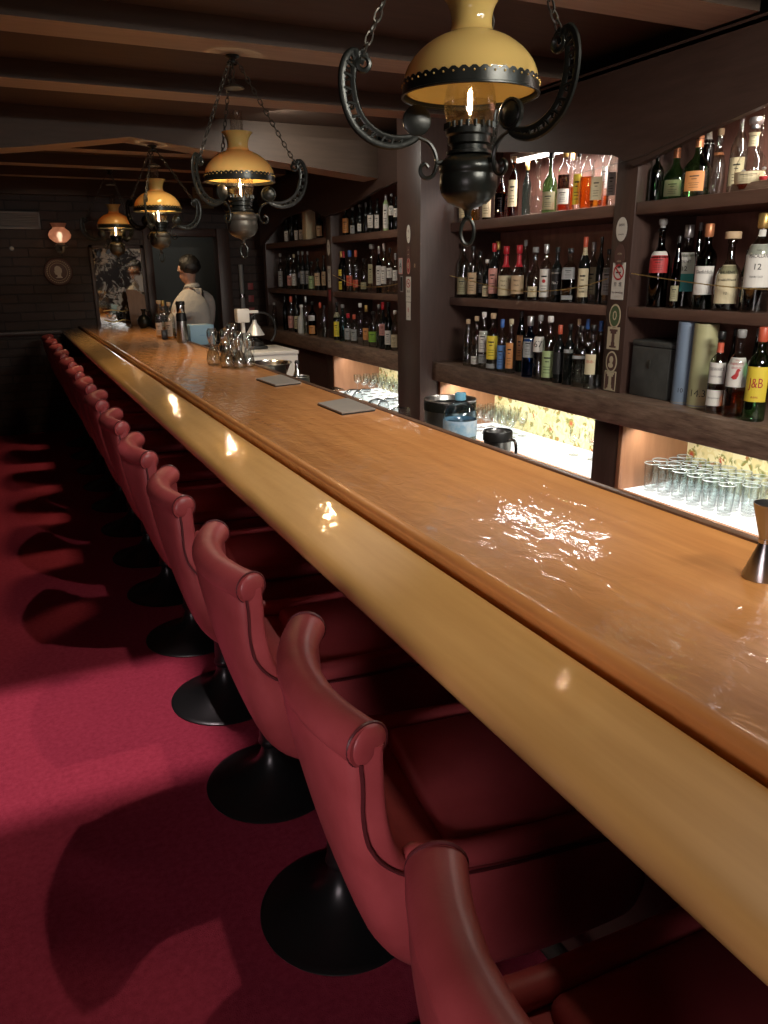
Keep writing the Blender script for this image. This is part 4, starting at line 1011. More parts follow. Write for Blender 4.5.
 ('R', 'A', 2.475, 1.975, 0.335, 0.0401, 'spirit', 'green', 'redcap', [(0.22, 0.6, 'yellow', 62)], {'text': [(0, 'J&B', 0.05, 0.42, 2, 0.66), (0, 'RARE', 0.01, 0.27, 2)]}, 'green bottle with yellow label, big red letters'),
]
#BOTTLES_END

words = ['first', 'second', 'third', 'fourth', 'fifth', 'sixth', 'seventh', 'eighth', 'ninth', 'tenth', 'eleventh', 'twelfth', 'thirteenth', 'fourteenth', 'fifteenth', 'sixteenth', 'seventeenth', 'eighteenth', 'nineteenth']
BAY = {'R': 'rightmost bay', 'M': 'third bay', 'K': 'second bay', 'J': 'leftmost bay'}
SHELF = {'C': 'top shelf', 'B': 'middle shelf', 'A': 'bottom shelf'}
ZS = {'A': ZA, 'B': ZB, 'C': ZCs}
cnt = {}
for e in BOTTLES:
    bay, sh, X, Y, hh, rr, shape, gl, cap, labels, extra, desc = e
    k = bay + sh; cnt[k] = cnt.get(k, 0) + 1
    lb = '%s, %s from left, %s, %s' % (desc, words[cnt[k] - 1], SHELF[sh], BAY[bay])
    ex = dict(extra)
    zb = ZS[sh] + ex.pop('dz', 0)
    make_bottle((X, Y, zb), hh, rr, shape, gl, cap, labels, label=lb, group='bottles on the %s of the %s' % (SHELF[sh], BAY[bay]), **ex)

#REST
# ------------------------------------------------------------------ card tubes and box on the bottom shelf of the right bay
def card_tube(y, r, h, mat, label, txt, size):
    t = thing('card_tube', label, 'tube', (2.535, y, ZA), 0, None)
    bm = lathe([(0, 0), (r, 0), (r, h), (r * .96, h), (0, h - .002)], 36)
    def f(u, v, R=r + .0006):
        q = PI + .55 + u / R
        return (R * math.cos(q), R * math.sin(q), v)
    add_text(bm, txt, size, f, 1, off=(0.0, .058))
    fin('tube_body', bm, [mat, M['ink']], t)
    fin('rim_ring', lathe([(r, .004), (r + .001, .004), (r + .001, .010), (r, .010)], 36), M['greycap'], t)
card_tube(2.385, .040, .335, M['tubeblue'], 'tall slate blue card tube between dark box and cream tube', '10', .026)
card_tube(2.290, .047, .333, M['tubecream'], 'tall cream card tube printed 14.3', '14.3', .040)
t = thing('presentation_box', 'dark grey textured box in the bottom corner beside the sticker post', 'box', (2.60, 2.555, ZA))
fin('box_body', bx(-.085, .085, -.105, .12, .001, .22, .006), M['boxleather'], t)
fin('box_lid', bx(-.087, .087, -.107, .122, .2205, .245, .006), M['boxleather'], t)
fin('clasp', bx(-.091, -.087, .0, .018, .13, .165, .002), M['ironlight'], t)
t = tag(fin('riser_block', bx(2.53, 2.70, 1.60, 2.25, ZCs + .001, ZCs + .03, .003), M['ledge']), 'low dark wooden riser on top shelf of rightmost bay', 'riser')
# move small jars onto the riser front
for i, y in enumerate((2.22, 2.13, 2.045)):
    t = thing('miniature_bottle', ['tiny clear round bottle on the riser, leftmost of three', 'tiny round bottle with red liquor, middle of three', 'tiny round bottle with red liquor, rightmost of three'][i], 'bottle', (2.548, y - .005, ZCs + .031), 0, 'miniature bottles on the riser')
    fin('glass_body', lathe([(0, 0), (.012, 0), (.017, .006), (.018, .014), (.014, .024), (.006, .029), (.006, .036), (0, .036)], 14), M['clear'], t)
    if i: fin('liquor', lathe([(0, .002), (.012, .002), (.015, .008), (.015, .014), (0, .014)], 14), M['redwax'], t)
    fin('stopper', lathe([(0, .036), (.007, .037), (.008, .043), (0, .047)], 10), M['silver'], t)
# cream box on top shelf far left
t = thing('spirit_carton', 'tall cream carton among small bottles, top shelf of leftmost bay', 'box', (2.56, 6.98, ZCs))
t.location.y = 6.86
fin('carton_body', bx(-.045, .045, -.05, .05, .001, .27, .003), M['cream'], t)
fin('carton_flap', bx(-.046, .046, -.051, .051, .2705, .276, .001), M['cream'], t)

# gold chain rails in front of the middle shelves
def guard(label, pts, name='guard_chain', r=.0032):
    P = catmull(pts, 8); bm = bmesh.new()
    tube(bm, P, r * .55, 6)
    for i in range(len(P) - 1):
        a, b_ = P[i], P[i + 1]; n = max(1, int((b_ - a).length / .009))
        for k in range(n):
            c = a.lerp(b_, k / n)
            rr = bmesh.ops.create_icosphere(bm, subdivisions=1, radius=r); bmesh.ops.translate(bm, vec=c, verts=rr['verts'])
    o = fin(name, bm, M['brass']); tag(o, label, 'chain', 'gold guard chains across the middle shelves')
    return o
XG = 2.497
guard('gold chain slung across the middle shelf bottles left of sticker post', [(XG, 4.262, 1.513), (XG, 3.925, 1.473), (XG, 3.62, 1.438), (XG, 3.31, 1.440), (XG, 3.04, 1.464), (XG - .006, 2.843, 1.503)])
guard('gold chain slung across the middle shelf of rightmost bay', [(XG - .006, 2.69, 1.525), (XG, 2.42, 1.496), (XG, 2.20, 1.478), (XG, 2.0, 1.470), (XG, 1.6, 1.485), (XG, 1.2, 1.53)])
guard('gold chain slung across the middle shelf of second bay', [(XG - .006, 6.15, 1.515), (XG, 5.82, 1.455), (XG, 5.44, 1.43), (XG, 5.0, 1.455), (XG - .004, 4.585, 1.53)])
bm = bmesh.new(); tube(bm, catmull([(2.468, 3.05, 1.965), (2.466, 2.846, 1.975), (2.466, 2.667, 1.987), (2.467, 2.585, 2.003), (2.468, 2.3, 2.06)], 4), .0016, 5)
tag(fin('thin_wire', bm, M['ironlight']), 'thin pale wire tacked along the header above sticker post', 'wire')

# ------------------------------------------------------------------ stickers
def sticker(label, X, y, z, w, h, mat, shape='rect', rim=None, text=(), extra=None):
    """flat sticker on a face looking to -x; u runs to -y"""
    bm = bmesh.new()
    def ell(a, b, x, mi, n=28):
        vs = [bm.verts.new((x, a * math.cos(2 * PI * k / n), b * math.sin(2 * PI * k / n))) for k in range(n)]
        bm.faces.new(vs).material_index = mi
    def rct(u0, u1, v0, v1, x, mi):
        vs = [bm.verts.new((x, -u, v)) for u, v in ((u0, v0), (u1, v0), (u1, v1), (u0, v1))]
        bm.faces.new(vs).material_index = mi
    mats = [M[mat], M[rim] if rim else M['ink'], M['ink'], M['red'], M['stickcream'], M['stickbrown']]
    if shape == 'rect':
        prism([(-w / 2, -h / 2), (w / 2, -h / 2), (w / 2, h / 2), (-w / 2, h / 2)], 'X', -.0012, 0, bm, 1 if rim else 0)
        if rim: rct(-w / 2 * .86, w / 2 * .86, -h / 2 * .9, h / 2 * .9, -.0015, 0)
    else:
        n = 32
        prism([(w / 2 * math.cos(2 * PI * k / n), h / 2 * math.sin(2 * PI * k / n)) for k in range(n)], 'X', -.0012, 0, bm, 1 if rim else 0)
        if rim: ell(w / 2 * .84, h / 2 * .86, -.0015, 0)
    for s, size, du, dv, mi, *sx in text:
        add_text(bm, s, size, lambda u, v: (-.0021, -u, v), mi, off=(du, dv), sx=sx[0] if sx else 1)
    if extra: extra(bm, ell, rct)
    o = bpy.data.objects.new('sticker', None); bpy.data.objects.remove(o)
    me = bpy.data.meshes.new('sticker'); bm.to_mesh(me); bm.free()
    for mm in mats: me.materials.append(mm)
    o = link('sticker', me); o.location = (X - .0008, y, z)
    tag(o, label, 'sticker', 'stickers on the posts')
    return o
def nosmoke(R, zc):
    def f(bm, ell, rct):
        n = 30
        for k in range(n):
            a0, a1 = 2 * PI * k / n, 2 * PI * (k + 1) / n
            vs = [bm.verts.new((-.0018, r * math.cos(a), zc + r * math.sin(a))) for r, a in ((R, a0), (R, a1), (R * .78, a1), (R * .78, a0))]
            bm.faces.new(vs).material_index = 3
        for (u0, v0, u1, v1, wd, mi, x) in ((-.6, .6, .6, -.6, .10, 3, -.0021), (-.5, -.02, .42, -.02, .09, 2, -.0018), (.46, .1, .40, .36, .04, 2, -.0018)):
            d = Vector((u1 - u0, v1 - v0)).normalized(); nn = Vector((-d.y, d.x)) * wd
            vs = [bm.verts.new((x, -R * (u + s * nn.x), zc + R * (v + s * nn.y))) for u, v, s in ((u0, v0, 1), (u1, v1, 1), (u1, v1, -1), (u0, v0, -1))]
            bm.faces.new(vs).material_index = mi
    return f
def goblet(mi):
    def f(bm, ell, rct):
        rct(-.026, .026, .030, .040, -.0018, mi); rct(-.019, .019, .020, .031, -.0019, mi); rct(-.009, .009, -.02, .022, -.0018, mi); rct(-.012, .012, -.036, -.018, -.0019, mi); rct(-.022, .022, -.042, -.034, -.0018, mi)
    return f
def head(mi, s=1):
    def f(bm, ell, rct):
        n = 20
        for cu, cv, a, b_ in ((0, .010, .013, .016), (-.003, -.016, .017, .012)):
            vs = [bm.verts.new((-.0019 - .0002 * (cv > 0), -(cu + a * math.cos(2 * PI * k / n)) * s, (cv + b_ * math.sin(2 * PI * k / n)) * s)) for k in range(n)]
            bm.faces.new(vs).material_index = mi
    return f
XP = 2.4945; YP = 2.779
sticker('round white sticker with small crest, highest on narrow post', XP, YP, 1.710, .068, .100, 'stickwhite', 'oval', text=[('***', .03, 0, .012, 2), ('ooooo', .012, 0, -.020, 2)])
sticker('round brown sticker with faint pale outline on narrow post', XP, YP, 1.598, .066, .100, 'stickbrown', 'oval', rim='stickbrown', text=[('***', .022, 0, .006, 4), ('oooo', .012, 0, -.020, 4)])
sticker('white No Smoking sign with red circle on narrow post', XP, YP - .003, 1.492, .080, .158, 'stickwhite', 'rect', text=[('禁  煙', .020, 0, -.014, 2), ('No Smoking', .0145, 0, -.048, 2), ('- - - - -', .012, 0, -.066, 2)], extra=nosmoke(.034, .038))
sticker('oval green sticker with cream rim on narrow post', XP, YP, 1.341, .074, .106, 'stickgreen', 'oval', rim='stickcream', text=[('0', .06, 0, 0, 4)])
sticker('cream square sticker with dark goblet on narrow post', XP, YP, 1.243, .078, .100, 'stickcream', 'rect', text=[], extra=goblet(5))
sticker('oval brown sticker with cream head silhouette on narrow post', XP, YP, 1.137, .072, .096, 'stickbrown', 'oval', rim='stickcream', extra=head(4))
sticker('brown square sticker with cream goblet, lowest on narrow post', XP, YP, 1.050, .076, .090, 'stickbrown', 'rect', rim='stickcream', extra=goblet(4))
XQ = 2.2945; YQ = 4.421
sticker('oval white sticker with small crest, highest on thick post', XQ, YQ, 1.758, .048, .105, 'stickwhite', 'oval', text=[('*', .04, 0, .008, 2), ('ooo', .012, 0, -.022, 2)])
sticker('faint brown sticker with pale mark on thick post', XQ, YQ, 1.650, .044, .070, 'stickbrown', 'rect', text=[('**', .022, 0, .012, 4), ('ooo', .012, 0, -.010, 4)])
sticker('pink framed rectangle sticker at left edge of thick post', XQ, 4.528, 1.573, .050, .095, 'greypaper', 'rect', rim='pink', text=[('A', .05, 0, 0, 2)])
sticker('pink oval sticker with pale ring on thick post', XQ, YQ, 1.573, .044, .096, 'stickred', 'oval', rim='pink', text=[('8', .05, 0, 0, 4)])
sticker('tiny white 0: marks at right edge of thick post', XQ, 4.335, 1.573, .034, .026, 'stickbrown', 'rect', text=[('0:', .03, 0, 0, 4)])
sticker('narrow dark sticker with pale foot at left edge of thick post', XQ, 4.515, 1.465, .034, .095, 'blackpaper', 'rect', rim='greypaper')
sticker('white no smoking sign with red circle on thick post', XQ, YQ, 1.434, .064, .150, 'stickwhite', 'rect', text=[('禁 煙', .017, 0, -.014, 2), ('No Smoking', .0105, 0, -.044, 2), ('- - -', .012, 0, -.062, 2)], extra=nosmoke(.026, .036))
sticker('white sticker with red stamp, lowest on thick post', XQ, YQ, 1.302, .058, .108, 'stickwhite', 'rect', text=[('8', .04, 0, .008, 3), ('oo', .012, 0, -.032, 2)])
XS = 2.4945; YS_ = 6.24
sticker('oval white sticker on the post between the two far bays', XS, YS_, 1.730, .060, .125, 'stickwhite', 'oval', text=[('*', .05, 0, 0, 2)])
sticker('white rectangle sign with dark print between the two far bays', XS, YS_, 1.500, .062, .170, 'stickwhite', 'rect', text=[('8', .05, 0, .045, 2), ('ooo', .02, 0, -.03, 2)])
sticker('dark red sticker below white sign between the two far bays', XS, YS_, 1.350, .052, .090, 'stickred', 'rect')

# ------------------------------------------------------------------ glasses in the lit displays
def make_tumbler(r=.035, h=.128, name='highball_glass', lab='', grp=''):
    t = thing(name, lab, 'glass', (0, 0, 0), 0, grp)
    o = [(0, 0), (r * .80, 0), (r * .84, .004), (r * .88, h * .4), (r, h - .002), (r * .985, h)]
    i = [(r * .93, h - .002), (r * .82, h * .4), (r * .76, .014), (0, .012)]
    fin('glass_wall', lathe(o + i, 20), M['tumbler'], t)
    fin('rim', (lambda bm: tube(bm, ring_pts((0, 0, h), r * .965, 20), .0014, 5, closed=True))(bmesh.new()), M['frostrim'], t)
    return t
M['frostrim'] = pbr('bright glass rim', (.55, .62, .62), .1, spec=1)
proto = None; ZD = .576
n = 0
gr = 'highball glasses in the rightmost display'
rows_ = [(0, 2.545, 6), (0, 2.575, 7), (0, 2.55, 7), (0, 2.575, 6)]
rown = ['front', 'second', 'third', 'back']
for ri, (x, ys0, k) in enumerate(rows_):
    for j in range(k):
        y = ys0 - .012 - j * .083
        x_ = (2.56, 2.636, 2.712, 2.788)[ri]
        lb = 'clear upturned highball glass, %s from left in %s row of rightmost display' % (words[j], rown[ri])
        if proto is None:
            proto = make_tumbler(lab=lb, grp=gr); proto.location = (x_, y, ZD)
        else: dup(proto, (x_, y, ZD), 0, lb, gr)
# wine glasses
def make_wine(lab, grp, s=1):
    t = thing('stemmed_glass', lab, 'glass', (0, 0, 0), 0, grp)
    fin('bowl', lathe([(0, .075 * s), (.014 * s, .078 * s), (.026 * s, .092 * s), (.031 * s, .115 * s), (.029 * s, .15 * s), (.0275 * s, .15 * s), (.029 * s, .115 * s), (.024 * s, .094 * s), (0, .080 * s)], 18), M['tumbler'], t)
    fin('stem', lathe([(.0035 * s, .006 * s), (.003 * s, .03 * s), (.003 * s, .06 * s), (.006 * s, .076 * s), (0, .076 * s)], 10), M['tumbler'], t)
    fin('foot', lathe([(0, 0), (.028 * s, 0), (.029 * s, .002), (.012 * s, .005 * s), (.004 * s, .010 * s), (0, .010 * s)], 18), M['tumbler'], t)
    return t
pw = None
gm = 'stemmed glasses in the display left of narrow post'
for ri in range(3):
    for j in range(5 if ri else 6):
        x_ = 2.60 + .075 * ri; y = 4.14 - j * .085
        lb = 'small stemmed glass, %s from left in %s row of long display' % (words[j], ['front', 'middle', 'back'][ri])
        if pw is None: pw = make_wine(lb, gm); pw.location = (x_, y, ZD)
        else: dup(pw, (x_, y, ZD), 0, lb, gm)
for j, (x_, y) in enumerate(((2.70, 3.25), (2.72, 3.12))):
    dup(pw, (x_, y, ZD), 0, 'small stemmed glass standing alone, %s of the isolated pair in long display' % ['left', 'right'][j], gm)
gl_ = 'stemmed glasses in the display left of thick post'
for ri in range(3):
    for j in range(9):
        x_ = 2.58 + .085 * ri; y = 5.90 - j * .135
        dup(pw, (x_, y, ZD), 0, 'small stemmed glass, %s from left in %s row of farther display' % (words[j], ['front', 'middle', 'back'][ri]), gl_)
# glass partition across the long display
tag(fin('glass_divider', bx(2.45, 2.82, 3.585, 3.591, ZD + .001, .862), M['tumbler'], smooth=False), 'upright glass divider pane in the display left of narrow post', 'glass pane')

# ------------------------------------------------------------------ things standing on the bar top
ZT = 1.049
# jigger
t = thing('jigger', 'tall double cone steel jigger on bar at the right edge', 'jigger', (1.088, .812, ZT))
fin('lower_cup', lathe([(.0285, 0.001), (.029, .004), (.010, .060), (.0085, .066), (.0075, .064), (.026, .004), (.0285, .001)], 28), M['steel'], t)
fin('upper_cup', lathe([(0, .066), (.0085, .066), (.010, .070), (.0255, .127), (.026, .131), (.0245, .131), (.0085, .073), (0, .072)], 28), M['steel'], t)
fin('waist_ring', lathe([(.0085, .062), (.0105, .063), (.0105, .070), (.0085, .071)], 24), M['chrome'], t)
# two flat covers
def cover(label, cs):
    t = thing('vinyl_menu_cover', label, 'menu', (0, 0, 0), 0, 'flat grey covers on the bar')
    c = Vector((sum(p[0] for p in cs) / 4, sum(p[1] for p in cs) / 4, ZT)); t.location = c
    q = [(x - c.x, y - c.y) for x, y in cs]
    fin('cover_sheet', prism(q, 'Z', .0065, .011), M['mat_grey'], t, smooth=False)
    fin('dark_edge', prism([(x * 1.02, y * 1.01) for x, y in q], 'Z', .0005, .0062), M['plastic_black'], t, smooth=False)
cover('nearer flat grey menu cover lying at the rear edge of bar', [(1.055, 2.80), (1.055, 2.555), (1.198, 2.575), (1.205, 2.86)])
cover('farther flat grey menu cover lying at rear edge of bar', [(1.055, 3.62), (1.065, 3.36), (1.200, 3.39), (1.205, 3.70)])
# carafes: hour-glass shaped blown decanters
def carafe(label, loc, rz, s):
    t = thing('blown_glass_carafe', label, 'carafe', loc, rz, 'blown glass carafes on the bar')
    out_ = [(0, 0), (.030, 0), (.036, .006), (.040, .03), (.034, .065), (.020, .095), (.017, .115), (.024, .14), (.030, .165), (.029, .19), (.022, .205)]
    inn = [(r - .0025, z) for r, z in out_[:1:-1]] + [(0, .01)]
    fin('body', lathe([(r * s, z * s) for r, z in out_ + inn], 18, sq=None), M['crystal'], t)
    bm = bmesh.new()
    for k in range(3):
        a0 = 2 * PI * k / 3
        pts = [((.024 + .018 * math.cos(PI * (z - .10) / .10 * 1.2)) * s * math.cos(a0 + z * 14), (.024 + .018 * math.cos(PI * (z - .10) / .10 * 1.2)) * s * math.sin(a0 + z * 14), z * s) for z in [.03 + .02 * q for q in range(9)]]
        tube(bm, pts, .003 * s, 6)
    fin('twisted_rib', bm, M['crystal'], t)
    bm = bmesh.new()
    tube(bm, catmull([(.020 * s, 0, .105 * s), (.05 * s, 0, .12 * s), (.052 * s, 0, .165 * s), (.028 * s, 0, .19 * s)], 5), .0035 * s, 7)
    fin('handle', bm, M['crystal'], t)
for i, (x, y, s) in enumerate(((1.030, 4.36, .98), (1.065, 4.20, 1.02), (1.13, 4.30, 1.12), (1.115, 4.13, .95), (1.17, 4.15, .90))):
    carafe('twisted clear glass carafe, %s from left in the cluster' % words[i], (x, y, ZT + .0005), i * 1.3, s)
# small bottles and shaker near the far end
gf = 'bottles standing on the bar'
make_bottle((1.118, 6.44, ZT), .285, .038, 'spirit', 'crystal', 'cork', [(.08, .42, 'paper', 50)], 'liq_gold', .3, label='clear bottle on far part of bar, leftmost of three', group=gf)
make_bottle((1.168, 6.30, ZT), .275, .036, 'spirit', 'crystal', 'cork', [(.08, .48, 'paper', 55)], 'liq_gold', .3, label='clear bottle on far part of bar, middle of three', group=gf)
make_bottle((1.170, 6.56, ZT), .280, .032, 'wine', 'crystal', 'gold', [(.08, .42, 'cream', 50)], 'liq_amber', .3, label='clear bottle with gold neck on far part of bar, behind the others', group=gf)
t = thing('small_dark_box', 'tiny dark box standing in front of bottles on far bar', 'box', (1.112, 6.28, ZT))
fin('box_body', bx(-.020, .020, -.02, .02, .001, .062, .002), M['dgreenbox'] if 'dgreenbox' in M else M['plastic_black'], t)
fin('box_lid', bx(-.021, .021, -.021, .021, .0625, .072, .002), M['plastic_black'], t)
t = thing('vacuum_flask', 'slim steel flask with black collar beside the pale blue box', 'flask', (1.185, 5.94, ZT))
fin('body', lathe([(0, .001), (.043, .001), (.045, .006), (.036, .16), (.032, .20), (.030, .205), (0, .205)], 28), M['steel'], t)
fin('collar', lathe([(.0365, .155), (.0385, .157), (.036, .205), (.033, .212), (.0, .212)], 28), M['plastic_black'], t)
fin('neck', lathe([(.028, .212), (.029, .214), (.031, .262), (.029, .270), (0, .270)], 24), M['chrome'], t)
fin('lid', lathe([(.032, .268), (.034, .270), (.034, .292), (.030, .297), (0, .297)], 24), M['plastic_black'], t)
t = thing('dark_flagon', 'small round dark flagon at far end of bar below mirror', 'flagon', (1.19, 7.70, ZT))
fin('body', lathe([(0, .001), (.04, .001), (.062, .03), (.062, .075), (.045, .105), (.022, .12), (.018, .125), (0, .125)], 24), M['iron'], t)
fin('neck', lathe([(.018, .120), (.016, .15), (.024, .165), (.024, .175), (.0, .175)], 18), M['iron'], t)
bm = bmesh.new(); tube(bm, catmull([(.02, 0, .155), (.06, 0, .15), (.072, 0, .10), (.058, 0, .06)], 5), .006, 7)
fin('handle', bm, M['iron'], t)
t = thing('wooden_board', 'pale brown wooden board leaning at far end of bar', 'board', (1.20, 8.20, ZT))
R_ = Matrix.Rotation(-.06, 3, 'X')
bm = prism([(-.06, .002), (.10, .002), (.095, .28), (.02, .335), (-.075, .345)], 'Y', -.012, .012)
bmesh.ops.rotate(bm, cent=(0, 0, 0), matrix=R_, verts=bm.verts)
fin('panel', bm, M['board'], t, smooth=False)
bm = bx(-.062, .10, -.05, .05, .0005, .010, .002); fin('foot', bm, M['board'], t)

# ------------------------------------------------------------------ work side behind the bar
t = thing('steel_work_counter', 'low steel work counter behind the bar', 'work counter', (0, 0, 0))
fin('top_sheet', bx(1.235, 1.66, .6, 5.05, .865, .885, .003), M['steel'], t)
fin('carcass', bx(1.25, 1.64, .62, 5.03, .001, .865), M['plastic_black'], t, smooth=False)
ZW = .886
# big water bottle
t = thing('water_bottle', 'large clear plastic water bottle with blue cap behind the bar', 'bottle', (1.37, 2.255, ZW))
fin('body', lathe([(0, 0), (.050, 0), (.057, .008), (.058, .02), (.056, .03), (.058, .04), (.056, .052), (.058, .065), (.058, .185), (.056, .196), (.046, .214), (.030, .228), (.019, .234), (.016, .238), (0, .238)], 32), M['petplastic'], t)
fin('label_band', lathe([(.0588, .118), (.0588, .172), (.0584, .172), (.0584, .118)], 32), M['bluefilm'], t)
fin('water', lathe([(0, .004), (.048, .004), (.054, .012), (.054, .165), (0, .165)], 32), M['liq_clear'], t)
fin('cap', lathe([(0, .262), (.018, .262), (.019, .259), (.019, .239), (.017, .237), (0, .237)], 24), M['bluecaplight'], t)
t = thing('steel_mug', 'black and steel mug with handle right of the water bottle', 'mug', (1.385, 2.045, ZW))
fin('body', lathe([(0, 0), (.040, 0), (.042, .004), (.044, .15), (.046, .162), (.043, .165), (.041, .16), (.039, .01), (0, .01)], 28), M['steel'], t)
fin('collar', lathe([(.0445, .135), (.0475, .137), (.048, .163), (.046, .168), (.043, .168), (.042, .150)], 28), M['plastic_black'], t)
bm = bmesh.new(); tube(bm, catmull([(.01, -.044, .145), (.02, -.070, .14), (.02, -.072, .08), (.01, -.044, .06)], 5), .005, 7)
fin('handle', bm, M['chrome'], t)
t = thing('steel_pot', 'round steel pot with dark band behind the water bottle', 'pot', (1.50, 2.545, ZW))
fin('body', lathe([(0, 0), (.094, 0), (.098, .006), (.098, .185), (.102, .19), (.098, .193), (.094, .188), (.094, .01), (0, .008)], 40), M['steel'], t)
fin('rim_band', lathe([(.0985, .150), (.101, .151), (.101, .180), (.0985, .181)], 40), M['iron'], t)
fin('inner_strainer', lathe([(0, .12), (.092, .12), (.0925, .172), (.090, .172), (.089, .125), (0, .125)], 32), M['plastic_black'], t)
# steel bowls, cups and upturned glasses further along
t = thing('mixing_bowl', 'shallow steel bowl on work counter near the white cabinet', 'bowl', (1.475, 4.78, ZW))
fin('bowl_body', lathe([(0, 0), (.07, 0), (.11, .03), (.14, .10), (.15, .108), (.146, .111), (.135, .10), (.105, .035), (.066, .008), (0, .008)], 36), M['chrome'], t)
fin('rolled_rim', (lambda bm: tube(bm, ring_pts((0, 0, .109), .148, 36), .003, 6, closed=True))(bmesh.new()), M['steel'], t)
t = thing('steel_funnel', 'small bright steel funnel standing beside black containers', 'funnel', (1.50, 4.30, ZW))
fin('cone', lathe([(.050, .0005), (.052, .004), (.015, .11), (.012, .15), (.010, .15), (.013, .11), (.048, .004)], 24), M['chrome'], t)
fin('knob', lathe([(0, .150), (.013, .150), (.015, .158), (.010, .168), (0, .170)], 16), M['plastic_black'], t)
for i, (x, y, r, h) in enumerate(((1.40, 4.44, .055, .075), (1.44, 4.08, .050, .105), (1.36, 4.20, .045, .09))):
    t = thing('black_container', ['wide low black container on work counter', 'taller black container on work counter, nearest of three', 'black container against rear edge of bar'][i], 'container', (x, y, ZW), 0, 'black containers behind the bar')
    fin('body', lathe([(0, 0), (r * .9, 0), (r, .004), (r, h), (r * .93, h), (r * .9, .008), (0, .008)], 24), M['plastic_black'], t)
    fin('rim', (lambda bm: tube(bm, ring_pts((0, 0, h), r * .97, 24), .0025, 6, closed=True))(bmesh.new()), M['steel'], t)
# balloon glasses drying on their sides
bg = None
for i, (x, y, rz, tl) in enumerate(((1.36, 3.62, .4, 1.25), (1.40, 3.46, 1.0, 1.15), (1.34, 3.33, 2.1, 1.3), (1.42, 3.22, .2, 1.2), (1.36, 3.08, 1.5, 1.2), (1.33, 2.93, .9, 1.3))):
    lb = 'stemmed balloon glass lying on its side behind the bar, %s from left' % words[i]
    if bg is None:
        bg = thing('balloon_glass', lb, 'glass', (0, 0, 0), 0, 'balloon glasses drying behind the bar')
        fin('bowl', lathe([(0, .075), (.02, .080), (.042, .105), (.048, .135), (.040, .175), (.038, .175), (.046, .135), (.040, .107), (.018, .083), (0, .078)], 20), M['tumbler'], bg)
        fin('stem', lathe([(.004, .004), (.003, .03), (.004, .07), (0, .077)], 10), M['tumbler'], bg)
        fin('foot', lathe([(0, 0), (.034, 0), (.035, .002), (.006, .007), (0, .007)], 20), M['tumbler'], bg)
        g = bg
    else: g = dup(bg, (0, 0, 0), 0, lb, 'balloon glasses drying behind the bar')
    g.location = (x, y, ZW + .058); g.rotation_euler = (PI / 2 - .12, 0, rz)
tray = thing('draining_tray', 'steel draining tray under the balloon glasses', 'tray', (1.38, 3.28, ZW))
fin('tray_sheet', bx(-.10, .10, -.44, .44, .0005, .006, .002), M['steel'], tray)
bm = bmesh.new(); tube(bm, [(-.10, -.44, .010), (.10, -.44, .010), (.10, .44, .010), (-.10, .44, .010)], .004, 6, closed=True)
fin('rolled_edge', bm, M['chrome'], tray)
# white cabinet, juicer machine, pale blue tissue box
t = thing('white_cabinet', 'low white cabinet behind far part of bar', 'cabinet', (1.66, 5.55, 0))
fin('carcass', bx(-.20, .20, -.25, .25, .02, .985, .006), M['white'], t)
fin('cabinet_top', bx(-.205, .205, -.255, .255, .9855, 1.010, .004), M['white'], t)
fin('plinth', bx(-.19, .19, -.24, .24, .001, .0195), M['plastic_black'], t)
ZK = 1.011
t = thing('ice_crusher', 'manual crusher with bright steel cone and black hoop on white cabinet', 'ice crusher', (1.63, 5.56, ZK))
fin('base', bx(-.07, .07, -.07, .07, .0005, .022, .005), M['plastic_black'], t)
bm = lathe([(0, .02), (.055, .022), (.057, .05), (.030, .060), (.022, .075), (0, .075)], 24)
fin('drip_cup', bm, M['plastic_black'], t)
fin('cone', lathe([(.066, .096), (.068, .100), (.040, .150), (.018, .182), (.013, .205), (.0, .207)], 28), M['alu'], t)
bm = bmesh.new(); tube(bm, [(.105 * math.cos(q) + .05, 0, .14 + .115 * math.sin(q)) for q in [-.9 + 3.6 * k / 22 for k in range(23)]], .008, 8)
fin('hoop', bm, M['plastic_black'], t)
bm = bx(-.10, -.075, -.015, .015, .0005, .27, .004); box(bm, (-.03, 0, .262), (.12, .03, .02), .004)
fin('stand', bm, M['white'], t)
bm = bx(-.135, -.045, -.04, .04, .19, .285, .006); fin('motor_housing', bm, M['white'], t)
bm = bmesh.new(); tube(bm, [(.0, 0, .195), (.0, 0, .255)], .010, 10); fin('shaft', bm, M['plastic_black'], t)
t = thing('shelf_stand', 'x', 'stand', (1.365, 6.2, 0)); t['label'] = 'narrow dark side stand carrying the pale blue tissue box'
fin('top_board', bx(-.125, .125, -.11, .11, .985, 1.008, .003), M['darkwood'], t)
fin('stand_panel', bx(-.12, .12, -.10, .10, .001, .9845), M['darkwood'], t, smooth=False)
t = thing('tissue_box', 'pale blue tissue box beside the steel flask', 'tissue box', (1.365, 6.20, 1.0085), .08)
fin('carton', bx(-.095, .095, -.085, .085, .0005, .150, .004), M['tissue'], t)
fin('slot_film', bx(-.06, .06, -.025, .025, .1502, .152, .0005), M['white'], t)
bm = bmesh.new(); add_text(bm, 'tissue' if 0 else '-----', .03, lambda u, v: (u, -.0856, .075 + v), 0)
fin('printed_line', bm, M['bluepaper'], t)

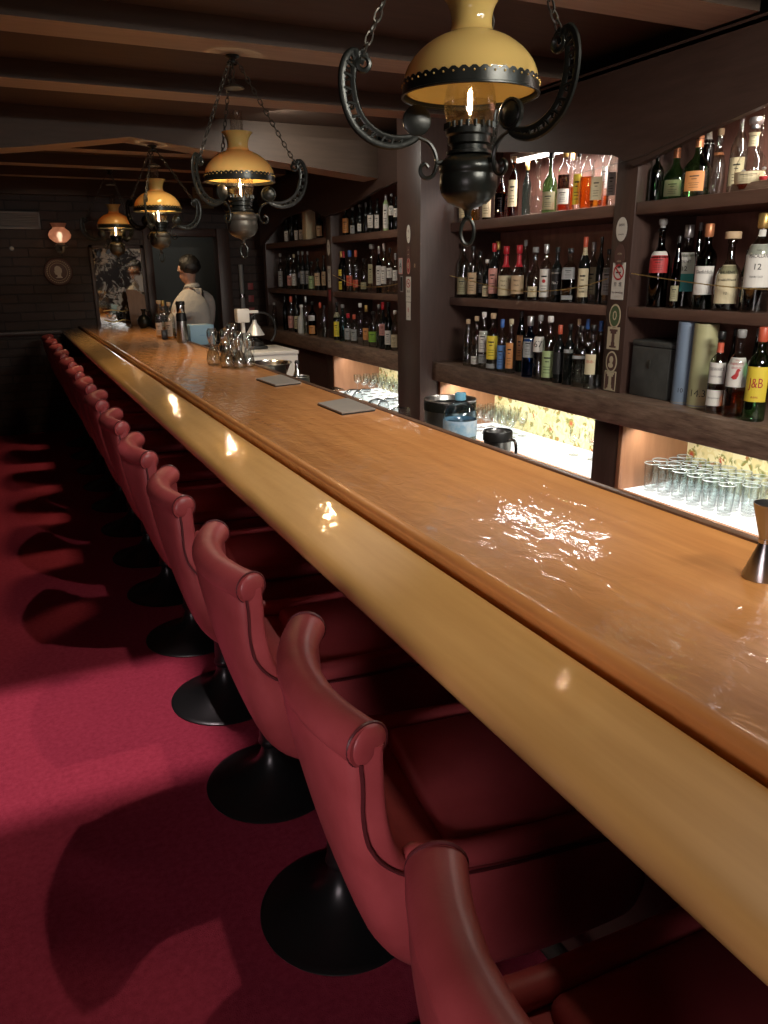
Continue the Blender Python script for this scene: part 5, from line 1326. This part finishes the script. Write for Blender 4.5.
# ------------------------------------------------------------------ bartender
def skin_obj(name, nodes, edges, mat, parent, sub=2, extra=None):
    """nodes: {key:(pos,(rx,ry))}"""
    keys = list(nodes); me = bpy.data.meshes.new(name)
    me.from_pydata([nodes[k][0] for k in keys], [(keys.index(a), keys.index(b_)) for a, b_ in edges], [])
    o = link(name, me, parent)
    me.materials.append(mat)
    md = o.modifiers.new('skin', 'SKIN'); md.use_smooth_shade = True; md.branch_smoothing = .3
    for i, k in enumerate(keys):
        v = me.skin_vertices[0].data[i]; r = nodes[k][1]
        v.radius = r if isinstance(r, tuple) else (r, r)
        v.use_root = (i == 0)
    sb = o.modifiers.new('sub', 'SUBSURF'); sb.levels = sub; sb.render_levels = sub
    return o
def bartender():
    # faces local +x ; working at the counter, head bent a little
    root = thing('person', 'person in white shirt seen from behind, dark hair, working behind far bar', 'person', (1.52, 7.0, 0), math.radians(128))
    N = {'pel': ((0, 0, .93), (.13, .10)), 'wai': ((.0, 0, 1.05), (.125, .095)), 'che': ((-.01, 0, 1.22), (.15, .105)), 'shl': ((.0, 0, 1.345), (.10, .07)),
         'nek': ((.015, 0, 1.415), .052), 'nk2': ((.03, 0, 1.46), .052), 'hd0': ((.045, 0, 1.515), (.070, .075)), 'hd1': ((.045, 0, 1.575), (.078, .088)), 'hd2': ((.035, 0, 1.63), (.058, .070)),
         'jaw': ((.095, 0, 1.495), .036), 'nos': ((.132, 0, 1.548), .013)}
    E_ = [('pel', 'wai'), ('wai', 'che'), ('che', 'shl'), ('shl', 'nek'), ('nek', 'nk2'), ('nk2', 'hd0'), ('hd0', 'hd1'), ('hd1', 'hd2'), ('hd0', 'jaw'), ('hd1', 'nos')]
    for s, n_ in ((1, 'l'), (-1, 'r')):
        N['sh' + n_] = ((.005, s * .155, 1.330), .048); N['el' + n_] = ((.06, s * .235, 1.085), .043); N['wr' + n_] = ((0.170, s * .15, 1.055), .028)
        N['pa' + n_] = ((0.235, s * .135, 1.045), (.034, .018))
        N['hp' + n_] = ((0, s * .09, .88), .085); N['kn' + n_] = ((.015, s * .10, .48), .056); N['an' + n_] = ((-.01, s * .10, .085), .038); N['to' + n_] = ((.15, s * .12, .035), (.035, .028))
        N['ea' + n_] = ((.04, s * .082, 1.555), .014)
        E_ += [('shl', 'sh' + n_), ('sh' + n_, 'el' + n_), ('el' + n_, 'wr' + n_), ('wr' + n_, 'pa' + n_), ('pel', 'hp' + n_), ('hp' + n_, 'kn' + n_), ('kn' + n_, 'an' + n_), ('an' + n_, 'to' + n_), ('hd1', 'ea' + n_)]
        for f_, (dy, L_) in enumerate(((-.026, .062), (-.009, .074), (.008, .070), (.024, .055))):
            a_ = 'f%d%s' % (f_, n_); N[a_ + 'a'] = ((0.272, s * .135 + dy, 1.042), .0095); N[a_ + 'b'] = ((0.272 + L_ * .55, s * .135 + dy, 1.030), .0085); N[a_ + 'c'] = ((0.272 + L_ * .85, s * .135 + dy * .9, 1.008), .0075)
            E_ += [('pa' + n_, a_ + 'a'), (a_ + 'a', a_ + 'b'), (a_ + 'b', a_ + 'c')]
        N['t' + n_ + 'a'] = ((0.235, s * .097, 1.035), .011); N['t' + n_ + 'b'] = ((0.275, s * .080, 1.022), .009)
        E_ += [('pa' + n_, 't' + n_ + 'a'), ('t' + n_ + 'a', 't' + n_ + 'b')]
    skin_obj('body', N, E_, M['skin'], root)
    S = {'pel': ((0, 0, .94), (.155, .128)), 'wai': ((.0, 0, 1.05), (.155, .125)), 'che': ((-.015, 0, 1.21), (.190, .145)), 'shl': ((-.008, 0, 1.335), (.165, .125)), 'col': ((.010, 0, 1.405), .066)}
    ES = [('pel', 'wai'), ('wai', 'che'), ('che', 'shl'), ('shl', 'col')]
    for s, n_ in ((1, 'l'), (-1, 'r')):
        S['sh' + n_] = ((-.002, s * .165, 1.325), .098); S['ma' + n_] = ((.025, s * .202, 1.21), .080); S['el' + n_] = ((.055, s * .232, 1.085), .074); S['wr' + n_] = ((.165, s * .170, 1.058), .052)
        ES += [('shl', 'sh' + n_), ('sh' + n_, 'ma' + n_), ('ma' + n_, 'el' + n_), ('el' + n_, 'wr' + n_)]
    sh = skin_obj('shirt', S, ES, M['shirt'], root)
    bm = bmesh.new(); tube(bm, [(.012 + .060 * math.cos(q), .060 * math.sin(q), 1.432 - .012 * math.cos(q)) for q in [2 * PI * k / 24 for k in range(24)]], .012, 8, closed=True, flat=(1.5, .5))
    fin('collar', bm, M['shirt'], sh)
    T = {'pel': ((0, 0, .92), (.150, .122))}; ET = []
    for s, n_ in ((1, 'l'), (-1, 'r')):
        T['hp' + n_] = ((0, s * .09, .86), .100); T['kn' + n_] = ((.01, s * .10, .48), .072); T['an' + n_] = ((-.01, s * .10, .10), .060)
        ET += [('pel', 'hp' + n_), ('hp' + n_, 'kn' + n_), ('kn' + n_, 'an' + n_)]
    skin_obj('trousers', T, ET, M['trouser'], root)
    bm = bmesh.new()
    r = bmesh.ops.create_icosphere(bm, subdivisions=4, radius=1)
    for v in bm.verts:
        n_ = v.co.copy()
        k = 1 + .05 * math.sin(n_.x * 17 + n_.z * 11) * math.sin(n_.y * 15)
        v.co = Vector((n_.x * .098, n_.y * .094, n_.z * .104)) * k
        if n_.x > .45 and n_.z < .45: v.co.x *= .55        # leave the face free
        if n_.z < -.25: v.co.z = -.026 - (v.co.z + .026) * -.45; v.co.x *= .90; v.co.y *= .93
    bmesh.ops.translate(bm, vec=(.022, 0, 1.592), verts=bm.verts)
    fin('hair', bm, M['hair'], root)
    bm = bmesh.new()
    for s in (-1, 1):
        for c, rad in (((.118, s * .030, 1.563), .010),):
            q = bmesh.ops.create_icosphere(bm, subdivisions=2, radius=rad); bmesh.ops.translate(bm, vec=c, verts=q['verts'])
    fin('eyes', bm, M['white'], root)
    bm = bmesh.new(); tube(bm, [(.118, -.020, 1.508), (.128, 0, 1.506), (.118, .020, 1.508)], .005, 6)
    fin('mouth', bm, M['stickred'], root)
bartender()

# ------------------------------------------------------------------ far wall
# framed printed mirror
t = thing('framed_mirror', 'large framed bar mirror with gold lettering on far brick wall', 'mirror', (1.108, YF - .002, 1.415))
w_, h_ = .262, .40
fin('mirror_glass', bx(-w_ + .03, w_ - .03, -.022, -.018, -h_ + .03, h_ - .03), M['mirror'], t, smooth=False)
bm = bmesh.new()
for a in ((-w_, w_, h_ - .035, h_), (-w_, w_, -h_ - .06, -h_ + .035), (-w_, -w_ + .035, -h_, h_), (w_ - .035, w_, -h_, h_)):
    bx(a[0], a[1], -.040, -.002, a[2], a[3], .004, bm=bm)
fin('frame', bm, M['darkwood'], t)
bm = bmesh.new()
def arc(u, v, R=.42, zc=.0):
    q = u / R; return ((R + v) * math.sin(q), -.0235, (R + v) * math.cos(q) - R + zc)
add_text(bm, 'HENNESSY', .062, lambda u, v: arc(u, v, .5, .20), 0, sx=.92)
fin('upper_lettering', bm, M['ink'], t); bm = bmesh.new()
add_text(bm, 'COGNAC', .078, lambda u, v: (u, -.0235, v - .285), 0, sx=.95)
fin('lettering', bm, M['iron'], t)
bm = bmesh.new(); tube(bm, catmull([(-.19, -.024, -.32), (-.1, -.024, -.345), (0, -.024, -.325), (.1, -.024, -.345), (.19, -.024, -.32)], 5), .005, 6)
tube(bm, catmull([(-.19, -.024, -.235), (-.1, -.024, -.225), (0, -.024, -.24), (.1, -.024, -.225), (.19, -.024, -.235)], 5), .004, 6)
fin('scroll_ornament', bm, M['gold'], t)
# sconce
t = thing('wall_sconce', 'small glowing wall lamp with frosted tulip glass on brick wall', 'wall lamp', (.59, YF - .13, 1.80))
fin('glass_shade', lathe([(.030, .028), (.055, .035), (.095, .07), (.103, .10), (.090, .135), (.062, .155), (.055, .168), (.066, .190), (.074, .205), (.072, .205), (.060, .190), (.052, .168), (.059, .153), (.087, .133), (.099, .10), (.092, .072), (.053, .039), (.030, .032)], 28), M['sconceglass'], t)
fin('bulb', lathe([(0, .13), (.018, .12), (.024, .095), (.015, .06), (.012, .04), (0, .04)], 16), M['sconcebulb'], t)
bm = lathe([(0, .0), (.05, .002), (.052, .012), (.036, .020), (.030, .032), (0, .032)], 24); bx(-.06, .06, -.012, .012, -.006, .0, .001, bm=bm)
tube(bm, catmull([(0, 0, .0), (0, .02, -.03), (0, .08, -.035), (0, .118, -.02)], 5), .008, 8)
fin('bracket', bm, M['ironlight'], t)
fin('wall_plate', lathe([(0, 0), (.045, 0), (.045, .006), (.02, .012), (0, .012)], 24, c=(0, .1285, -.02), axis_rot=Matrix.Rotation(PI / 2, 3, 'X')), M['ironlight'], t)
l = bpy.data.lights.new('sconce_light', 'POINT'); l.energy = 3.0; l.color = (1, .70, .48); l.shadow_soft_size = .02
o = bpy.data.objects.new('sconce_light', l); COL.objects.link(o); o.location = (0, 0, .10); o.parent = t
# plaque with head in profile
t = thing('round_plaque', 'round dark plaque with pale head silhouette below wall lamp', 'plaque', (.545, YF - .002, 1.565))
RX = Matrix.Rotation(PI / 2, 3, 'X')
fin('disc', lathe([(0, .010), (.122, .010), (.126, .016), (.132, .012), (.132, 0), (0, 0)], 40, axis_rot=RX), M['stickbrown'], t)
fin('inner_ring', (lambda bm: tube(bm, [(.082 * math.cos(q), -.011, .082 * math.sin(q)) for q in [2 * PI * k / 36 for k in range(36)]], .0025, 5, closed=True))(bmesh.new()), M['stickcream'], t)
bm = bmesh.new()
hp = [(-.012, .05), (.010, .056), (.028, .045), (.034, .025), (.032, .012), (.042, .0), (.034, -.006), (.034, -.018), (.026, -.028), (.012, -.030), (.014, -.048), (.034, -.058), (-.036, -.058), (-.020, -.040), (-.022, -.02), (-.032, .0), (-.032, .028)]
hp = [(-x, z) for x, z in hp]
prism(hp, 'Y', -.014, -.0105, bm)
fin('head_relief', bm, M['stickwhite'], t, smooth=False)
bm = bmesh.new()
ltr = 'COURVOISIER' if 0 else '*--*--*--*--*--*--*--*'
for k in range(34):
    q = 2 * PI * k / 34; c = (.102 * math.cos(q), -.0125, .102 * math.sin(q))
    box(bm, c, (.008, .003, .012), rot=Matrix.Rotation(-q + PI / 2, 3, 'Y'))
fin('raised_lettering', bm, M['stickcream'], t)
# ventilation panel
t = thing('wall_heater_panel', 'long pale grey louvred panel high on brick wall at left', 'air vent', (-.10, YF - .002, 2.03))
bm = bmesh.new()
for a in ((-.54, .54, .06, .078), (-.54, .54, -.078, -.06), (-.54, -.52, -.078, .078), (.52, .54, -.078, .078)): bx(a[0], a[1], -.05, -.001, a[2], a[3], .003, bm=bm)
fin('frame', bm, M['greypaper'], t)
bm = bmesh.new()
for k in range(8): box(bm, (0, -.03, -.052 + k * .015), (1.04, .014, .010), .001, rot=Matrix.Rotation(.35, 3, 'X'))
fin('louvres', bm, M['greypaper'], t)
fin('back_plate', bx(-.53, .53, -.012, -.002, -.07, .07), M['greycap'], t, smooth=False)
t = thing('wall_button', 'tiny pale round button on brick wall below grey vent', 'button', (.16, YF - .002, 1.78))
fin('button_cap', lathe([(0, .016), (.012, .014), (.016, .006), (.016, 0), (0, 0)], 16, axis_rot=RX), M['stickwhite'], t)
fin('button_plate', lathe([(0, .004), (.022, .004), (.022, 0), (0, 0)], 16, axis_rot=RX), M['greycap'], t)
# pinned notice hanging above doorway
t = thing('paper_notice', 'small yellowed paper notice above the doorway', 'notice', (2.01, YF - .101, 2.33))
t.location = (2.0, YF - .101, 2.27)
bm = bx(-.105, .105, -.003, -.001, -.10, .10)
fin('sheet', bm, M['olive'], t, smooth=False)
bm = bmesh.new()
for k in range(5): bx(-.085, .085 - .02 * (k % 2), -.0036, -.0031, .055 - k * .03, .059 - k * .03, bm=bm)
fin('printed_lines', bm, M['ink'], t, smooth=False)
# white pipe and red notices on the side wall
t = thing('wall_pipe', 'pale vertical pipe beside the far left shelving', 'pipe', (2.36, YF - .05, 0))
bm = bmesh.new(); tube(bm, [(0, 0, 1.06), (0, 0, 1.62)], .024, 14); fin('pipe_tube', bm, M['greypaper'], t)
bm = bmesh.new(); tube(bm, [(0, 0, 1.28), (0, 0, 1.32)], .030, 14); tube(bm, [(0, 0, 1.30), (0, .049, 1.30)], .008, 8); fin('clamp', bm, M['chrome'], t)
for k in range(3):
    o = fin('red_seal', bx(2.44, 2.50, YF - .006, YF - .002, 1.36 - k * .13, 1.43 - k * .13, .001), M['stickred'])
    tag(o, 'small dark red square notice right of pipe, %s of three' % ['top', 'middle', 'lowest'][k], 'notice', 'red notices by the pipe')

# ------------------------------------------------------------------ lights
def spot(name, loc, tgt, e, ang, blend, size, col, square=False):
    l = bpy.data.lights.new(name, 'SPOT'); l.energy = e; l.spot_size = math.radians(ang); l.spot_blend = blend; l.shadow_soft_size = size; l.color = col; l.use_square = square
    o = bpy.data.objects.new(name, l); COL.objects.link(o); o.location = loc
    d = Vector(tgt) - Vector(loc); o.rotation_euler = d.to_track_quat('-Z', 'Y').to_euler(); return o
# recessed ceiling spot over the bar front, between the first two lamps
spot('ceiling_spot', (.83, 2.46, 2.37), (.40, 3.0, 0), 46, 116, .25, .012, (1, .84, .72))
# unseen box added round the aisle spot to cut its light to a rectangle
t = thing('light_framing_box', 'unseen black box added above the aisle to shape light on the carpet', 'light mask', (-.05, 2.61, 2.30))
bm = bmesh.new()
hx, hy, zp = .55 * .10 / 2.40, .41 * .10 / 2.40, 0.0
for a in ((-.09, -hx, -.09, .09), (hx, .09, -.09, .09), (-hx, hx, -.09, -hy), (-hx, hx, hy, .09)): bx(a[0], a[1], a[2], a[3], zp, zp + .003, bm=bm)
fin('aperture_plate', bm, M['plastic_black'], t, smooth=False)
bm = bmesh.new()
for a in ((-.09, -.086, -.09, .09), (.086, .09, -.09, .09), (-.09, .09, -.09, -.086), (-.09, .09, .086, .09)): bx(a[0], a[1], a[2], a[3], zp, .159, bm=bm)
fin('housing', bm, M['plastic_black'], t, smooth=False)
o = spot('aisle_spot', (-.05, 2.61, 2.40), (-.05, 2.611, 0), 185, 60, .1, .0035, (1, .80, .82)); 
def area(name, loc, tgt, sx, sy, e, col):
    l = bpy.data.lights.new(name, 'AREA'); l.shape = 'RECTANGLE'; l.size = sx; l.size_y = sy; l.energy = e; l.color = col
    o = bpy.data.objects.new(name, l); COL.objects.link(o); o.location = loc
    o.rotation_euler = (Vector(tgt) - Vector(loc)).to_track_quat('-Z', 'Y').to_euler(); return o
area('room_glow', (-1.5, -1.3, 2.3), (.3, 1.3, .9), 1.2, 1.0, 3.5, (1, .86, .84))  # unseen fill added to lift the dark side of the room
area('side_glow', (-.95, -.60, 1.22), (.35, 1.0, .88), .9, .5, 3.8, (1, .82, .86)).data.spread = math.radians(60)  # added fill behind the camera, brightens the near stool backs
area('bar_glow', (1.45, -.17, 2.365), (2.3, 3.3, 1.30), .95, .12, 26, (1, .92, .82)).data.spread = math.radians(110)  # unseen fill added between beams to light the shelf fronts
area('aisle_glow', (1.75, .45, 2.42), (2.5, 2.6, 1.4), .5, .5, 18, (.96, 1, .98))  # added out of view to brighten the bottles on the shelves
area('bar_fill', (.95, .80, 2.44), (.95, .801, 0), .16, .16, 1.9, (1, .80, .58)).data.spread = math.radians(95)  # added fill overhead, brightens the near bar top and rail
area('bar_fill', (1.0, 4.85, 2.44), (1.0, 4.851, 0), .16, .16, 7, (1, .72, .42)).data.spread = math.radians(95)  # added fill above the far bar, kept narrow to spare the floor
area('bar_fill', (1.0, 6.8, 2.44), (1.0, 6.801, 0), .16, .16, 6.5, (1, .72, .42)).data.spread = math.radians(95)  # another added fill, brightens the far end of the bar top
area('far_glow', (1.65, 4.75, 2.44), (2.3, 5.2, 1.2), .3, .3, 11, (1, .92, .80))  # unseen fill added to bring up the far shelf bottles
# back room light
l = bpy.data.lights.new('back_room_light', 'AREA'); l.size = .4; l.energy = 1.6; l.color = (1, .95, .85)
o = bpy.data.objects.new('back_room_light', l); COL.objects.link(o); o.location = (1.8, YF + .75, 2.4)

w = bpy.data.worlds.new('w'); scene.world = w; w.use_nodes = True
w.node_tree.nodes['Background'].inputs[0].default_value = (.02, .018, .018, 1); w.node_tree.nodes['Background'].inputs[1].default_value = .1

# ------------------------------------------------------------------ camera
cam = bpy.data.cameras.new('camera'); co = bpy.data.objects.new('camera', cam); COL.objects.link(co)
cam.sensor_fit = 'VERTICAL'; cam.sensor_height = 36; cam.lens = 769 / 1024 * 36; cam.clip_start = .02
right = Vector((0.90120538, -0.43328244, -0.00975705)); down = Vector((-0.1384402, -0.2664689, -0.95384938)); fwd = Vector((0.41068623, 0.86096496, -0.30012691))
mw = Matrix((( right.x, -down.x, -fwd.x, 0), (right.y, -down.y, -fwd.y, 0), (right.z, -down.z, -fwd.z, H), (0, 0, 0, 1)))
co.matrix_world = mw
scene.camera = co
scene.view_settings.view_transform = 'Standard'; scene.view_settings.look = 'None'
scene.view_settings.gamma = 1; scene.view_settings.use_curve_mapping = False
scene.view_settings.exposure = -0.18
scene.cycles.use_denoising = True
scene.cycles.max_bounces = 10; scene.cycles.transparent_max_bounces = 32
scene.cycles.sample_clamp_indirect = 4
scene.cycles.caustics_reflective = False; scene.cycles.caustics_refractive = False
